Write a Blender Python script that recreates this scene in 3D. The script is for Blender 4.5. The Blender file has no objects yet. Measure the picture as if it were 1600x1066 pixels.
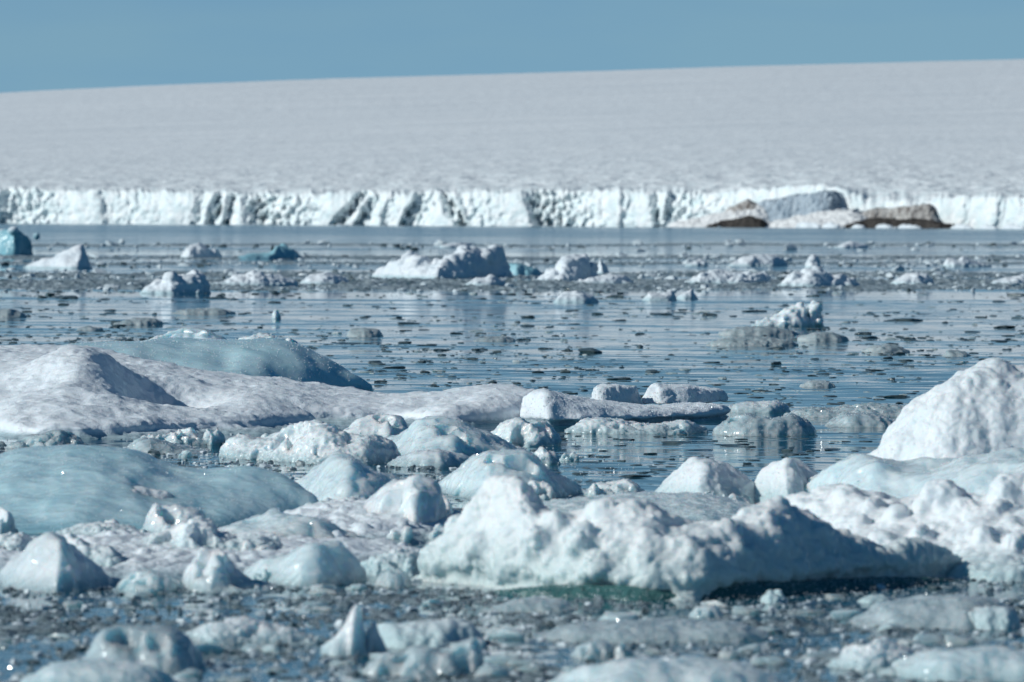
import bpy, math, random
import numpy as np
from mathutils import Matrix, Vector, Euler

# ------------------------------------------------------------------ camera, sky, sun, exposure
S = bpy.context.scene
FPX = 8000.0            # focal length in pixels of the 1600 px wide photograph
CAMH = 3.0
HORIZON = 344.0
ROLL = 0.0044
cam_d = bpy.data.cameras.new('camera')
cam_d.sensor_width = 36.0
cam_d.lens = 36.0 * FPX / 1600.0
cam_d.clip_start = 1.0
cam_d.clip_end = 60000.0
cam_d.dof.use_dof = True
cam_d.dof.focus_distance = 77.0
cam_d.dof.aperture_fstop = 3.0
cam = bpy.data.objects.new('camera', cam_d)
S.collection.objects.link(cam)
pitch = math.atan((533.0 - HORIZON) / FPX)
ROT = Euler((math.pi / 2 - pitch, 0, 0)).to_matrix() @ Matrix.Rotation(ROLL, 3, 'Z')
cam.matrix_world = Matrix.Translation((0, 0, CAMH)) @ ROT.to_4x4()
S.camera = cam
R3 = np.array(ROT)

SUN_TO = Vector((-0.92, -0.25, 0.58)).normalized()
SUN_EL = math.asin(SUN_TO.z)
SUN_AZ = math.atan2(SUN_TO.x, SUN_TO.y)
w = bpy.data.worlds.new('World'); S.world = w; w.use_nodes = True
nt = w.node_tree; nt.nodes.clear()
wo = nt.nodes.new('ShaderNodeOutputWorld'); bg = nt.nodes.new('ShaderNodeBackground')
sky = nt.nodes.new('ShaderNodeTexSky'); sky.sky_type = 'NISHITA'; sky.sun_disc = False
sky.sun_elevation = SUN_EL; sky.sun_rotation = SUN_AZ
sky.air_density = 1.0; sky.dust_density = 0.3; sky.ozone_density = 2.5
tc = nt.nodes.new('ShaderNodeTexCoord'); vm = nt.nodes.new('ShaderNodeVectorMath'); vm.operation = 'MULTIPLY_ADD'
vm.inputs[1].default_value = (1, 1, 0.75); vm.inputs[2].default_value = (0, 0, 0.25)
vn = nt.nodes.new('ShaderNodeVectorMath'); vn.operation = 'NORMALIZE'
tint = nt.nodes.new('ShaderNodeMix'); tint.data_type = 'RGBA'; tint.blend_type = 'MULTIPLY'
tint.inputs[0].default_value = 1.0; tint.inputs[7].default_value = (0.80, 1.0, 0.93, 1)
nt.links.new(tc.outputs['Generated'], vm.inputs[0]); nt.links.new(vm.outputs[0], vn.inputs[0])
nt.links.new(vn.outputs[0], sky.inputs[0]); nt.links.new(sky.outputs[0], tint.inputs[6])
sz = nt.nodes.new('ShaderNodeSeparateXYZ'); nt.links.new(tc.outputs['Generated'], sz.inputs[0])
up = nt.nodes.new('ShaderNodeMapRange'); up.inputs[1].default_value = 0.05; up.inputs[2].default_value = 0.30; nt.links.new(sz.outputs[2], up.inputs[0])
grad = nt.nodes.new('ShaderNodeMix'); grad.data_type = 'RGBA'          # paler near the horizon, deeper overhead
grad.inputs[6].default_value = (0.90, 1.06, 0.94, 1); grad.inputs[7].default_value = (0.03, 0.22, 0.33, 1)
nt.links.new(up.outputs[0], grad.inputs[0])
vs = nt.nodes.new('ShaderNodeVectorMath'); vs.operation = 'MULTIPLY'; vs.inputs[1].default_value = (9, 9, 46)          # thin high haze
hz = nt.nodes.new('ShaderNodeTexNoise'); hz.inputs['Scale'].default_value = 1.0; hz.inputs['Detail'].default_value = 4
nt.links.new(tc.outputs['Generated'], vs.inputs[0]); nt.links.new(vs.outputs[0], hz.inputs['Vector'])
hm_ = nt.nodes.new('ShaderNodeMapRange'); hm_.inputs[1].default_value = .35; hm_.inputs[2].default_value = .65; nt.links.new(hz.outputs['Fac'], hm_.inputs[0])
hc = nt.nodes.new('ShaderNodeMix'); hc.data_type = 'RGBA'; hc.inputs[6].default_value = (.94, .97, 1.0, 1); hc.inputs[7].default_value = (1.10, 1.05, .99, 1)
nt.links.new(hm_.outputs[0], hc.inputs[0])
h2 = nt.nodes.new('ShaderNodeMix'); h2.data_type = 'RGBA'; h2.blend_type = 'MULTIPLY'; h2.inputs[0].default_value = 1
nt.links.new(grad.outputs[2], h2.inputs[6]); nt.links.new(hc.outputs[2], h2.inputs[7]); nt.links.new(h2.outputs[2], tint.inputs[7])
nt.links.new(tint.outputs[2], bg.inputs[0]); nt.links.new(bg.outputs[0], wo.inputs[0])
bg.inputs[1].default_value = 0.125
sl = bpy.data.lights.new('sun', 'SUN'); sl.energy = 3.35; sl.angle = math.radians(0.53); sl.color = (0.975, 1.0, 0.965)
so = bpy.data.objects.new('sun', sl); S.collection.objects.link(so)
so.rotation_euler = SUN_TO.to_track_quat('Z', 'Y').to_euler()
so.location = SUN_TO * 300
S.view_settings.view_transform = 'Standard'; S.view_settings.look = 'None'
S.view_settings.exposure = 0.0; S.view_settings.gamma = 1.0
S.cycles.max_bounces = 6; S.cycles.diffuse_bounces = 3; S.cycles.glossy_bounces = 3
S.cycles.use_denoising = True

# ------------------------------------------------------------------ helpers
def ray(px, py):
    px = np.asarray(px, float); py = np.asarray(py, float)
    d = np.stack([(px - 800) / FPX, -(py - 533) / FPX, -np.ones_like(px + py)], -1)
    return d @ R3.T

def at_depth(px, py, y):
    d = ray(px, py); s = np.asarray(y, float) / d[..., 1]
    return d[..., 0] * s, CAMH + d[..., 2] * s        # world x, z

def on_water(px, py):
    d = ray(px, py); s = -CAMH / d[..., 2]
    return d[..., 0] * s, d[..., 1] * s                # world x, y

_pt = np.random.RandomState(7).permutation(256).astype(np.int64)
_pt = np.concatenate([_pt, _pt, _pt])
_g = np.random.RandomState(9).normal(size=(256, 3)); _g /= np.linalg.norm(_g, axis=1)[:, None]
def perlin(P):
    P = np.asarray(P, float); I = np.floor(P).astype(np.int64); F = P - I; I &= 255
    U = F * F * F * (F * (F * 6 - 15) + 10)
    def c(a, b, d):
        h = _pt[_pt[_pt[(I[:, 0] + a) & 255] + ((I[:, 1] + b) & 255)] + ((I[:, 2] + d) & 255)]
        g = _g[h]
        return g[:, 0] * (F[:, 0] - a) + g[:, 1] * (F[:, 1] - b) + g[:, 2] * (F[:, 2] - d)
    u, v, k = U[:, 0], U[:, 1], U[:, 2]
    x0 = c(0,0,0) * (1-u) + c(1,0,0) * u; x1 = c(0,1,0) * (1-u) + c(1,1,0) * u
    x2 = c(0,0,1) * (1-u) + c(1,0,1) * u; x3 = c(0,1,1) * (1-u) + c(1,1,1) * u
    return ((x0 * (1-v) + x1 * v) * (1-k) + (x2 * (1-v) + x3 * v) * k) * 1.6

def fbm(P, scale, octs=4, mode='fbm', gain=0.5, seed=0.0):
    out = 0; a = 1.0; f = 1.0 / scale; tot = 0
    for o in range(octs):
        n = perlin(P * f + seed * 13.7 + o * 31.3)
        if mode == 'billow': n = np.abs(n) * 2 - 0.55
        elif mode == 'ridge': n = 0.55 - np.abs(n) * 2
        out = out + a * n; tot += a; a *= gain; f *= 2.07
    return out / tot

def mesh_from(name, V, Q, smooth=True):
    me = bpy.data.meshes.new(name)
    V = np.ascontiguousarray(V, np.float32); Q = np.ascontiguousarray(Q, np.int32)
    k = Q.shape[1]
    me.vertices.add(len(V)); me.vertices.foreach_set('co', V.ravel())
    me.loops.add(Q.size); me.loops.foreach_set('vertex_index', Q.ravel())
    me.polygons.add(len(Q))
    me.polygons.foreach_set('loop_start', np.arange(0, Q.size, k, dtype=np.int32))
    me.polygons.foreach_set('loop_total', np.full(len(Q), k, np.int32))
    me.polygons.foreach_set('use_smooth', np.full(len(Q), smooth, bool))
    me.update(calc_edges=True)
    return me

def vnormals(V, Q):
    a = V[Q[:, 2]] - V[Q[:, 0]]; b = V[Q[:, 3]] - V[Q[:, 1]]
    n = np.cross(a, b); N = np.zeros_like(V)
    for k in range(4):
        for ax in range(3):
            N[:, ax] += np.bincount(Q[:, k], n[:, ax], len(V))
    return N / (np.linalg.norm(N, axis=1)[:, None] + 1e-12)

def surface_nets(F, org, st):
    s = F < 0
    nx, ny, nz = F.shape
    cnt = np.zeros((nx-1, ny-1, nz-1), np.int8)
    for a in (0, 1):
        for b in (0, 1):
            for c in (0, 1):
                cnt += s[a:nx-1+a, b:ny-1+b, c:nz-1+c]
    act = (cnt > 0) & (cnt < 8)
    ci = np.argwhere(act)
    idx = np.full(act.shape, -1, np.int64); idx[act] = np.arange(len(ci))
    pos = np.zeros((len(ci), 3)); num = np.zeros(len(ci))
    for ax in range(3):
        o = [k for k in range(3) if k != ax]
        for u in (0, 1):
            for v in (0, 1):
                off0 = np.zeros(3, int); off0[o[0]] = u; off0[o[1]] = v
                off1 = off0.copy(); off1[ax] = 1
                A = F[tuple((ci + off0).T)]; B = F[tuple((ci + off1).T)]
                m = (A < 0) != (B < 0)
                t = np.where(m, A / np.where(m, A - B, 1), 0)
                p = np.repeat(off0[None].astype(float), len(ci), 0); p[:, ax] = t
                pos += p * m[:, None]; num += m
    V = (ci + pos / num[:, None]) * st + org
    Qs = []
    for ax in range(3):
        o1, o2 = (ax + 1) % 3, (ax + 2) % 3
        sl0 = [slice(1, -1)] * 3; sl1 = [slice(1, -1)] * 3
        sl0[ax] = slice(0, -1); sl1[ax] = slice(1, None)
        A = s[tuple(sl0)]; B = s[tuple(sl1)]
        e = np.argwhere(A != B); fl = A[tuple(e.T)]
        g = e.copy(); g[:, o1] += 1; g[:, o2] += 1
        def cell(d1, d2):
            q = g.copy(); q[:, o1] -= d1; q[:, o2] -= d2
            return idx[tuple(q.T)]
        q = np.stack([cell(1, 1), cell(0, 1), cell(0, 0), cell(1, 0)], 1)
        q[~fl] = q[~fl][:, ::-1]
        Qs.append(q)
    return V, np.concatenate(Qs)

def smin(a, b, k):
    h = np.clip(0.5 + 0.5 * (b - a) / k, 0, 1)
    return b * (1 - h) + a * h - k * h * (1 - h)

# ------------------------------------------------------------------ materials
def mat(name, col, rough=0.6, col2=None, cscale=1.0, sss=0.0, sssr=(0.5, 0.85, 1.0), ssss=0.06, spec=0.5,
        bump=(), wet=None, ior=1.31, aniso=(1, 1, 1), coat=0.0):
    m = bpy.data.materials.new(name); m.use_nodes = True
    n = m.node_tree.nodes; L = m.node_tree.links; n.clear()
    out = n.new('ShaderNodeOutputMaterial'); p = n.new('ShaderNodeBsdfPrincipled'); L.new(p.outputs[0], out.inputs[0])
    geo = n.new('ShaderNodeNewGeometry')
    mp = n.new('ShaderNodeVectorMath'); mp.operation = 'MULTIPLY'; mp.inputs[1].default_value = aniso
    L.new(geo.outputs['Position'], mp.inputs[0])
    p.inputs['Roughness'].default_value = rough; p.inputs['IOR'].default_value = ior
    p.inputs['Specular IOR Level'].default_value = spec
    p.inputs['Coat Weight'].default_value = coat; p.inputs['Coat Roughness'].default_value = 0.12
    csock = None
    if col2 is not None:
        t = n.new('ShaderNodeTexNoise'); t.inputs['Scale'].default_value = 1.0 / cscale; t.inputs['Detail'].default_value = 5
        t.inputs['Roughness'].default_value = 0.6
        L.new(mp.outputs[0], t.inputs['Vector'])
        r = n.new('ShaderNodeMapRange'); r.inputs[1].default_value = 0.35; r.inputs[2].default_value = 0.65
        L.new(t.outputs['Fac'], r.inputs[0])
        mx = n.new('ShaderNodeMix'); mx.data_type = 'RGBA'
        mx.inputs[6].default_value = (*col, 1); mx.inputs[7].default_value = (*col2, 1)
        L.new(r.outputs[0], mx.inputs[0]); csock = mx.outputs[2]
    if wet is not None:           # melted, snow-free ice below a ragged line near the water; on the capped far berg, painted face shade: (colour, height, softness, roughness)
        wc, wh, ws, wr = wet
        sp = n.new('ShaderNodeSeparateXYZ'); L.new(geo.outputs['Position'], sp.inputs[0])
        t2 = n.new('ShaderNodeTexNoise'); t2.inputs['Scale'].default_value = 2.0 / max(wh, .05); t2.inputs['Detail'].default_value = 4
        L.new(geo.outputs['Position'], t2.inputs['Vector'])
        ma = n.new('ShaderNodeMath'); ma.operation = 'MULTIPLY_ADD'; L.new(t2.outputs['Fac'], ma.inputs[0])
        ma.inputs[1].default_value = -wh * 1.2; L.new(sp.outputs[2], ma.inputs[2])
        r2 = n.new('ShaderNodeMapRange'); r2.inputs[1].default_value = wh * .4 - ws; r2.inputs[2].default_value = wh * .4 + ws
        L.new(ma.outputs[0], r2.inputs[0])
        m2 = n.new('ShaderNodeMix'); m2.data_type = 'RGBA'; m2.inputs[6].default_value = (*wc, 1)
        if csock: L.new(csock, m2.inputs[7])
        else: m2.inputs[7].default_value = (*col, 1)
        L.new(r2.outputs[0], m2.inputs[0]); csock = m2.outputs[2]
        m3 = n.new('ShaderNodeMapRange'); m3.inputs[3].default_value = wr; m3.inputs[4].default_value = rough
        L.new(r2.outputs[0], m3.inputs[0]); L.new(m3.outputs[0], p.inputs['Roughness'])
    if csock: L.new(csock, p.inputs['Base Color'])
    else: p.inputs['Base Color'].default_value = (*col, 1)
    if sss:
        p.inputs['Subsurface Weight'].default_value = sss
        p.inputs['Subsurface Radius'].default_value = sssr; p.inputs['Subsurface Scale'].default_value = ssss
    last = None
    for sc, dist, kind in bump:
        if kind == 'v':
            t = n.new('ShaderNodeTexVoronoi'); t.inputs['Scale'].default_value = 1 / sc; o = t.outputs['Distance']
        else:
            t = n.new('ShaderNodeTexNoise'); t.inputs['Scale'].default_value = 1 / sc
            t.inputs['Detail'].default_value = 4; t.inputs['Roughness'].default_value = 0.65; o = t.outputs['Fac']
        L.new(mp.outputs[0], t.inputs['Vector'])
        b = n.new('ShaderNodeBump'); b.inputs['Strength'].default_value = 1; b.inputs['Distance'].default_value = dist
        L.new(o, b.inputs['Height'])
        if last: L.new(last.outputs[0], b.inputs['Normal'])
        last = b
    if last: L.new(last.outputs[0], p.inputs['Normal'])
    return m

M = {}
M['snow'] = mat('snow', (.84, .885, .91), .5, (.78, .84, .89), .5, sss=.3, ssss=.03,
                bump=((.05, .010, 'n'), (.016, .008, 'n')), wet=((.42, .54, .58), .06, .03, .2))
M['puff'] = mat('packed_snow', (.85, .87, .88), .42, (.76, .82, .85), .3, sss=.5, ssss=.10,
                bump=((.05, .006, 'n'), (.015, .005, 'n')), wet=((.52, .66, .68), .16, .10, .15))
M['floe'] = mat('granular_snow', (.86, .90, .93), .45, (.80, .86, .91), .4, sss=.2, ssss=.03, bump=((.09, .012, 'n'), (.03, .008, 'n')), wet=((.42, .54, .58), .06, .03, .2))
M['crust'] = mat('wet_snow_crust', (.85, .87, .87), .4, (.76, .82, .84), .3, sss=.6, ssss=.14,
                bump=((.05, .006, 'n'), (.015, .005, 'n')), wet=((.60, .70, .70), .34, .20, .12))
M['white'] = mat('white_ice', (.84, .87, .88), .22, (.70, .78, .81), .25, sss=.8, ssss=.16,
                 bump=((.06, .010, 'n'), (.016, .006, 'n')), wet=((.44, .56, .59), .08, .06, .10), coat=.3)
M['blue'] = mat('blue_ice', (.60, .80, .85), .22, (.50, .73, .79), .5, sss=.9, ssss=.30,
                bump=((.10, .005, 'n'), (.02, .004, 'n')), wet=((.30, .54, .62), .08, .05, .10), coat=.3)
M['pale'] = mat('pale_ice', (.75, .84, .86), .20, (.62, .75, .79), .3, sss=.9, ssss=.28,
                bump=((.10, .008, 'n'), (.018, .005, 'n')), wet=((.40, .55, .59), .06, .05, .10), coat=.3)
M['clear'] = mat('clear_ice', (.60, .69, .72), .14, (.42, .52, .55), .2, sss=.9, ssss=.22,
                 bump=((.06, .008, 'n'), (.018, .005, 'n')), coat=.4)
M['dull'] = mat('frosted_grey_ice', (.50, .56, .57), .25, (.33, .40, .42), .5, sss=.6, ssss=.2, bump=((.10, .02, 'n'), (.04, .01, 'n')))
M['dark'] = mat('dark_ice', (.050, .075, .082), .18, (.13, .17, .18), .3, bump=((.05, .01, 'n'),))
M['far'] = mat('far_white_ice', (.82, .85, .88), .5, (.72, .79, .84), .8, sss=0,
               bump=((.35, .04, 'n'), (.1, .02, 'n')), wet=((.50, .64, .68), .12, .08, .25))
M['farblue'] = mat('far_blue_ice', (.38, .64, .71), .4, (.26, .53, .62), .8, bump=((.3, .03, 'n'),),
                   wet=((.22, .43, .52), .2, .15, .2))
M['farcap_shade'] = mat('far_capped_shade_ice', (.82, .85, .88), .5, (.74, .80, .84), .8, bump=((.35, .04, 'n'),), wet=((.24, .48, .56), 2.0, .3, .2))  # teal band below the white top is the face's shade put into the colour
M['slush'] = mat('slush_ice', (.50, .58, .61), .12, (.26, .34, .37), .05, bump=((.02, .004, 'n'),))
M['grease'] = mat('slush_film', (.46, .56, .60), .14, (.045, .085, .10), .30, bump=((.03, .006, 'n'), (.010, .003, 'n')))
M['farbrash'] = mat('dark_brash', (.54, .62, .65), .35, (.05, .10, .12), 1.0, bump=((.15, .05, 'n'),))
M['brash'] = mat('brash_ice', (.74, .79, .82), .25, (.52, .61, .65), .3, bump=((.04, .008, 'n'),))

for k_, tr in (('slush', .55), ('clear', .12), ('grease', .3)):          # clear ice lets the dark water show through
    p_ = next(q for q in M[k_].node_tree.nodes if q.type == 'BSDF_PRINCIPLED'); p_.inputs['Transmission Weight'].default_value = tr
# ------------------------------------------------------------------ object helpers
def tag(o, label=None, cat=None, group=None, kind=None):
    if label: o['label'] = label
    if cat: o['category'] = cat
    if group: o['group'] = group
    if kind: o['kind'] = kind
    return o

def link(name, me, m, parent=None, loc=(0, 0, 0)):
    o = bpy.data.objects.new(name, me); S.collection.objects.link(o)
    if m is not None and not me.materials: me.materials.append(m)
    o.location = loc
    if parent is not None: o.parent = parent
    return o

SEED = [0]
def ice_mesh(name, pts, base, T, rf=.5, pf=2.4, pb=2.0, k=2.2, lumps=(), puffs=None, cuts=(), hollows=(),
             facets=0, noise=((.9, .10, 'fbm'), (.25, .035, 'fbm'), (.07, .010, 'fbm')), under=0.0, floor=None, smooth=True):
    """A closed piece of ice. pts: crest outline as photo pixels; base: waterline pixels; T: thickness in metres (number or
    [(px, T)]); the crest stands T*rf behind the waterline. lumps: (px, py, radius px, share of T[, flattening])."""
    SEED[0] += 1; seed = SEED[0]; rng = np.random.RandomState(seed)
    pts = np.array(pts, float)
    if np.isscalar(base): base = [(0, base)]
    base = np.array(base, float)
    Tb = np.array([(0, T)] if np.isscalar(T) else T, float)
    bpy_ = np.interp(pts[:, 0], base[:, 0], base[:, 1]); Tn = np.interp(pts[:, 0], Tb[:, 0], Tb[:, 1])
    _, yf = on_water(pts[:, 0], bpy_)
    yr = yf + Tn * rf
    X, H = at_depth(pts[:, 0], pts[:, 1], yr)
    H = np.maximum(H, 0.004 * yf / 40)
    order = np.argsort(X); X, H, yf, Tn = X[order], H[order], yf[order], Tn[order]
    for i in range(1, len(X)):
        if X[i] <= X[i-1]: X[i] = X[i-1] + 1e-4
    for i in range(1, len(X)): yf[i] = min(yf[i], yf[i-1] + 1.1 * (X[i] - X[i-1]))
    for i in range(len(X) - 2, -1, -1): yf[i] = min(yf[i], yf[i+1] + 1.1 * (X[i+1] - X[i]))
    Wd = X[-1] - X[0]; xs = np.linspace(X[0], X[-1], 300)
    sg = np.hypot(.016 * Wd, 1.5 * yf.mean() / FPX) / (Wd / 299.0)
    kr = np.exp(-.5 * (np.arange(-40, 41) / sg) ** 2); kr /= kr.sum()
    sm = lambda a: np.convolve(np.pad(np.interp(xs, X, a), 40, mode='reflect', reflect_type='odd'), kr, 'valid')
    H, yf, Tn, X = sm(H), sm(yf), sm(Tn), xs
    H = np.maximum(H, .003 * yf / 40)
    pxm = float(np.mean(yf)) / FPX                       # metres per photo pixel here
    st = k * pxm; hm = H.max()
    st = max(st, (X[-1] - X[0]) / 420.0)
    mg = 6 * st + .12 * hm + .03 * (X[-1] - X[0]) * .3
    lean = rng.uniform(-.7, .7); L = []
    def topz(x, y):
        d = np.maximum(np.maximum(X[0] - x, x - X[-1]), 0)
        yy = np.interp(x, X, yf); TT = np.interp(x, X, Tn)
        e = .3 + .7 * (1 - np.abs(2 * np.clip((x - X[0]) / Wd, 0, 1) - 1) ** 3)
        x1 = np.ravel(x); wn = fbm(np.stack([x1 / (.35 * Wd), 0 * x1, 0 * x1], 1), 1.0, 3, seed=seed + .5).reshape(np.shape(x))
        cr = yy + TT * (rf + .16 * wn)
        t = rf + (y - cr) / (TT * e)
        y1 = np.ravel(y); sc = .8 * hm
        wx = fbm(np.stack([x1 / (1.3 * sc) + 7, y1 / (1.3 * sc), 0 * x1], 1), 1.0, 2, seed=seed + .75).reshape(np.shape(x))
        dd = np.minimum(np.abs(t - rf), 1.0)
        Hh = np.interp(x + (1.1 * hm * wx + lean * hm) * dd, X, H)
        uf = np.maximum(rf - t, 0) / rf; ub = np.maximum(t - rf, 0) / (1 - rf)
        uf = np.sqrt(uf * uf + .012) - .1095; ub = np.sqrt(ub * ub + .012) - .1095
        u = np.where(t < rf, np.minimum(uf, 3) ** pf, np.minimum(ub, 3) ** pb)
        n2 = fbm(np.stack([x1 / sc, y1 / (1.4 * sc), 0 * x1], 1), 1.0, 2, seed=seed + .25).reshape(np.shape(x))
        return Hh * (1 - u) * (1 + .22 * n2 * np.clip(u, 0, 1)) - 2.5 * d
    for lp in lumps:
        px, py, r, tt = lp[:4]; fl = lp[4] if len(lp) > 4 else 1.0
        bb = np.interp(px, base[:, 0], base[:, 1]); t_ = np.interp(px, Tb[:, 0], Tb[:, 1])
        y = float(on_water(px, bb)[1]) + t_ * tt
        x, z = at_depth(px, py, y)
        L.append((float(x), y, float(z), r * pxm, fl))
    if puffs:
        n, r0, r1 = puffs[:3]
        for _ in range(n):
            x = rng.uniform(X[0], X[-1]); yy = np.interp(x, X, yf); TT = np.interp(x, X, Tn)
            t = rng.uniform(.08, rf + .12); r = rng.uniform(r0, r1) * pxm
            r = min(r, .6 * np.interp(x, X, H) + .02 * hm)
            z = float(topz(np.array([x]), np.array([yy + t * TT]))[0]) - r * rng.uniform(.1, .7)
            if z + r > 0: L.append((x, yy + t * TT, z, r, rng.uniform(.7, 1.0)))
    lo = np.array([X[0] - mg, yf.min() - mg, -.35 * min(hm, .6) - 3 * st])
    hi = np.array([X[-1] + mg, (yf + Tn).max() + mg, hm + mg])
    for (x, y, z, r, fl) in L:
        lo = np.minimum(lo, [x - r - 3*st, y - r - 3*st, lo[2]]); hi = np.maximum(hi, [x + r + 3*st, y + r + 3*st, z + r + 3*st])
    nn = np.ceil((hi - lo) / st).astype(int) + 2
    tot = float(np.prod(nn))
    if tot > 4.5e6:
        st *= (tot / 4.5e6) ** (1/3); nn = np.ceil((hi - lo) / st).astype(int) + 2
    gx = lo[0] + st * np.arange(nn[0]); gy = lo[1] + st * np.arange(nn[1]); gz = lo[2] + st * np.arange(nn[2])
    GX, GY = np.meshgrid(gx, gy, indexing='ij')
    top = topz(GX, GY)
    for (px, py, rx, ry, dep) in hollows:                # bowls scooped out of the upper surface (px, py, radius x m, radius y m, depth m)
        hx, hy = px, py
        top = top - dep * np.exp(-(((GX - hx) / rx) ** 2 + ((GY - hy) / ry) ** 2) ** 1.5)
    ga, gb = np.gradient(top, st)
    gl = np.minimum(np.sqrt(1 + ga * ga + gb * gb), 6)
    F = ((gz[None, None, :] - top[:, :, None]) / gl[:, :, None]).astype(np.float32)
    for (x, y, z, r, fl) in L:
        ix = slice(max(0, int((x - 2*r - lo[0]) / st)), int((x + 2*r - lo[0]) / st) + 2)
        iy = slice(max(0, int((y - 2*r - lo[1]) / st)), int((y + 2*r - lo[1]) / st) + 2)
        iz = slice(max(0, int((z - 2*r - lo[2]) / st)), int((z + 2*r - lo[2]) / st) + 2)
        sub = F[ix, iy, iz]
        d = np.sqrt(((gx[ix] - x) ** 2)[:, None, None] + ((gy[iy] - y) ** 2)[None, :, None] + (((gz[iz] - z) / fl) ** 2)[None, None, :]) - r
        F[ix, iy, iz] = smin(sub, d.astype(np.float32), r * .42)
    for (nx_, ny_, nz_, px, py, tt) in cuts:             # flat breaks: keep what lies behind the plane
        bb = np.interp(px, base[:, 0], base[:, 1]); t_ = np.interp(px, Tb[:, 0], Tb[:, 1])
        y = float(on_water(px, bb)[1]) + t_ * tt; x, z = at_depth(px, py, y)
        nv = np.array([nx_, ny_, nz_], float); nv /= np.linalg.norm(nv)
        d = ((gx - x) * nv[0])[:, None, None] + ((gy - y) * nv[1])[None, :, None] + ((gz - z) * nv[2])[None, None, :]
        F = np.maximum(F, d.astype(np.float32))
    for _ in range(facets):                              # random flat breaks that take a corner off
        x = rng.uniform(X[0] + .08 * Wd, X[-1] - .08 * Wd); yy = np.interp(x, X, yf); TT = np.interp(x, X, Tn); t = rng.uniform(.05, rf + .2)
        z = float(topz(np.array([x]), np.array([yy + t * TT]))[0])
        if z <= .05 * hm: continue
        nv = np.array([rng.normal() * .8, -abs(rng.normal()) * .8 if t < rf else abs(rng.normal()) * .5, rng.uniform(.35, 1.1)]); nv /= np.linalg.norm(nv)
        z -= hm * rng.uniform(.03, .10)
        d = ((gx - x) * nv[0])[:, None, None] + ((gy - (yy + t * TT)) * nv[1])[None, :, None] + ((gz - z) * nv[2])[None, None, :]
        rr = np.sqrt(((gx - x) ** 2)[:, None] + ((gy - yy - t * TT) ** 2)[None, :])
        d = d - (np.maximum(rr - .30 * hm, 0) ** 1.0)[:, :, None] * 1.6
        F = np.maximum(F, d.astype(np.float32))
    if under:
        F = F + (under * np.exp(-((gz - .04 * hm) / (.10 * hm)) ** 2))[None, None, :].astype(np.float32)
    F = np.maximum(F, ((floor if floor is not None else (lo[2] + 2.2 * st)) - gz)[None, None, :].astype(np.float32))
    F[0] = np.maximum(F[0], .5*st); F[-1] = np.maximum(F[-1], .5*st); F[:, 0] = np.maximum(F[:, 0], .5*st); F[:, -1] = np.maximum(F[:, -1], .5*st)
    F[:, :, 0] = st; F[:, :, -1] = np.maximum(F[:, :, -1], .5*st)
    V, Q = surface_nets(F, lo, st)
    N = vnormals(V, Q)
    D = 0
    for nz in noise:
        sc, am, mode = nz[:3]; anis = np.array(nz[3]) if len(nz) > 3 else 1.0
        oc = int(np.clip(np.floor(math.log(max(sc / (2.4 * st), 1e-3)) / math.log(2.07)) + 1, 0, 3))
        if oc: D = D + am * fbm(V * anis, sc, oc, mode, seed=seed)
    V = V + N * (D + np.zeros(len(V)))[:, None]
    c = np.array([V[:, 0].mean(), V[:, 1].mean(), 0.0])
    me = mesh_from(name, V - c, Q, smooth)
    return me, tuple(c)

NZ = {}
def nset(s):   # noise sets, scaled to the size of the piece (s: its height in metres)
    return {'snow': ((1.4*s, .20*s, 'fbm'), (.5*s, .08*s, 'fbm'), (.16*s, .018*s, 'fbm'), (.05*s, .006*s, 'fbm')),
            'puff': ((1.1*s, .10*s, 'fbm'), (.45*s, .09*s, 'billow'), (.16*s, .020*s, 'fbm'), (.05*s, .007*s, 'fbm')),
            'melt': ((1.3*s, .20*s, 'fbm'), (.55*s, .07*s, 'fbm'), (.3*s, .02*s, 'ridge'), (.12*s, .005*s, 'fbm')),
            'chip': ((1.0*s, .22*s, 'fbm'), (.4*s, .08*s, 'ridge'), (.14*s, .022*s, 'ridge'), (.045*s, .009*s, 'fbm')),
            'crumb': ((.9*s, .20*s, 'fbm'), (.4*s, .10*s, 'billow'), (.15*s, .03*s, 'fbm'), (.05*s, .016*s, 'fbm'))}

def height_of(pts, base, T, rf):
    p = min(pts, key=lambda q: q[1]); b = base if np.isscalar(base) else float(np.interp(p[0], *np.array(base, float).T))
    t = T if np.isscalar(T) else float(np.interp(p[0], *np.array(T, float).T))
    y = float(on_water(p[0], b)[1]) + t * rf
    return max(float(at_depth(p[0], p[1], y)[1]), 8 * y / FPX)

def ice(name, label, cat, m, style, pts, base, T, group=None, parent=None, **kw):
    kw.setdefault('rf', .5)
    s = height_of(pts, base, T, kw['rf'])
    kw.setdefault('noise', nset(s)[style]); kw.setdefault('facets', {'chip': 12, 'melt': 7, 'crumb': 4}.get(style, 0) if s < 2.5 and float(on_water(800, base if np.isscalar(base) else base[0][1])[1]) < 110 else 0)
    me, c = ice_mesh(name, pts, base, T, **kw)
    if parent is not None:
        c = tuple(np.array(c) - np.array(parent.location))
    o = link(name, me, M[m] if isinstance(m, str) else m, parent, c)
    if parent is None: tag(o, label, cat, group)
    elif label: o['label'] = label
    return o

def thing(name, label, cat, px, py, group=None):
    x, y = on_water(px, py)
    o = bpy.data.objects.new(name, None); S.collection.objects.link(o)
    o.location = (float(x), float(y), 0); o.empty_display_size = .3
    return tag(o, label, cat, group)

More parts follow.
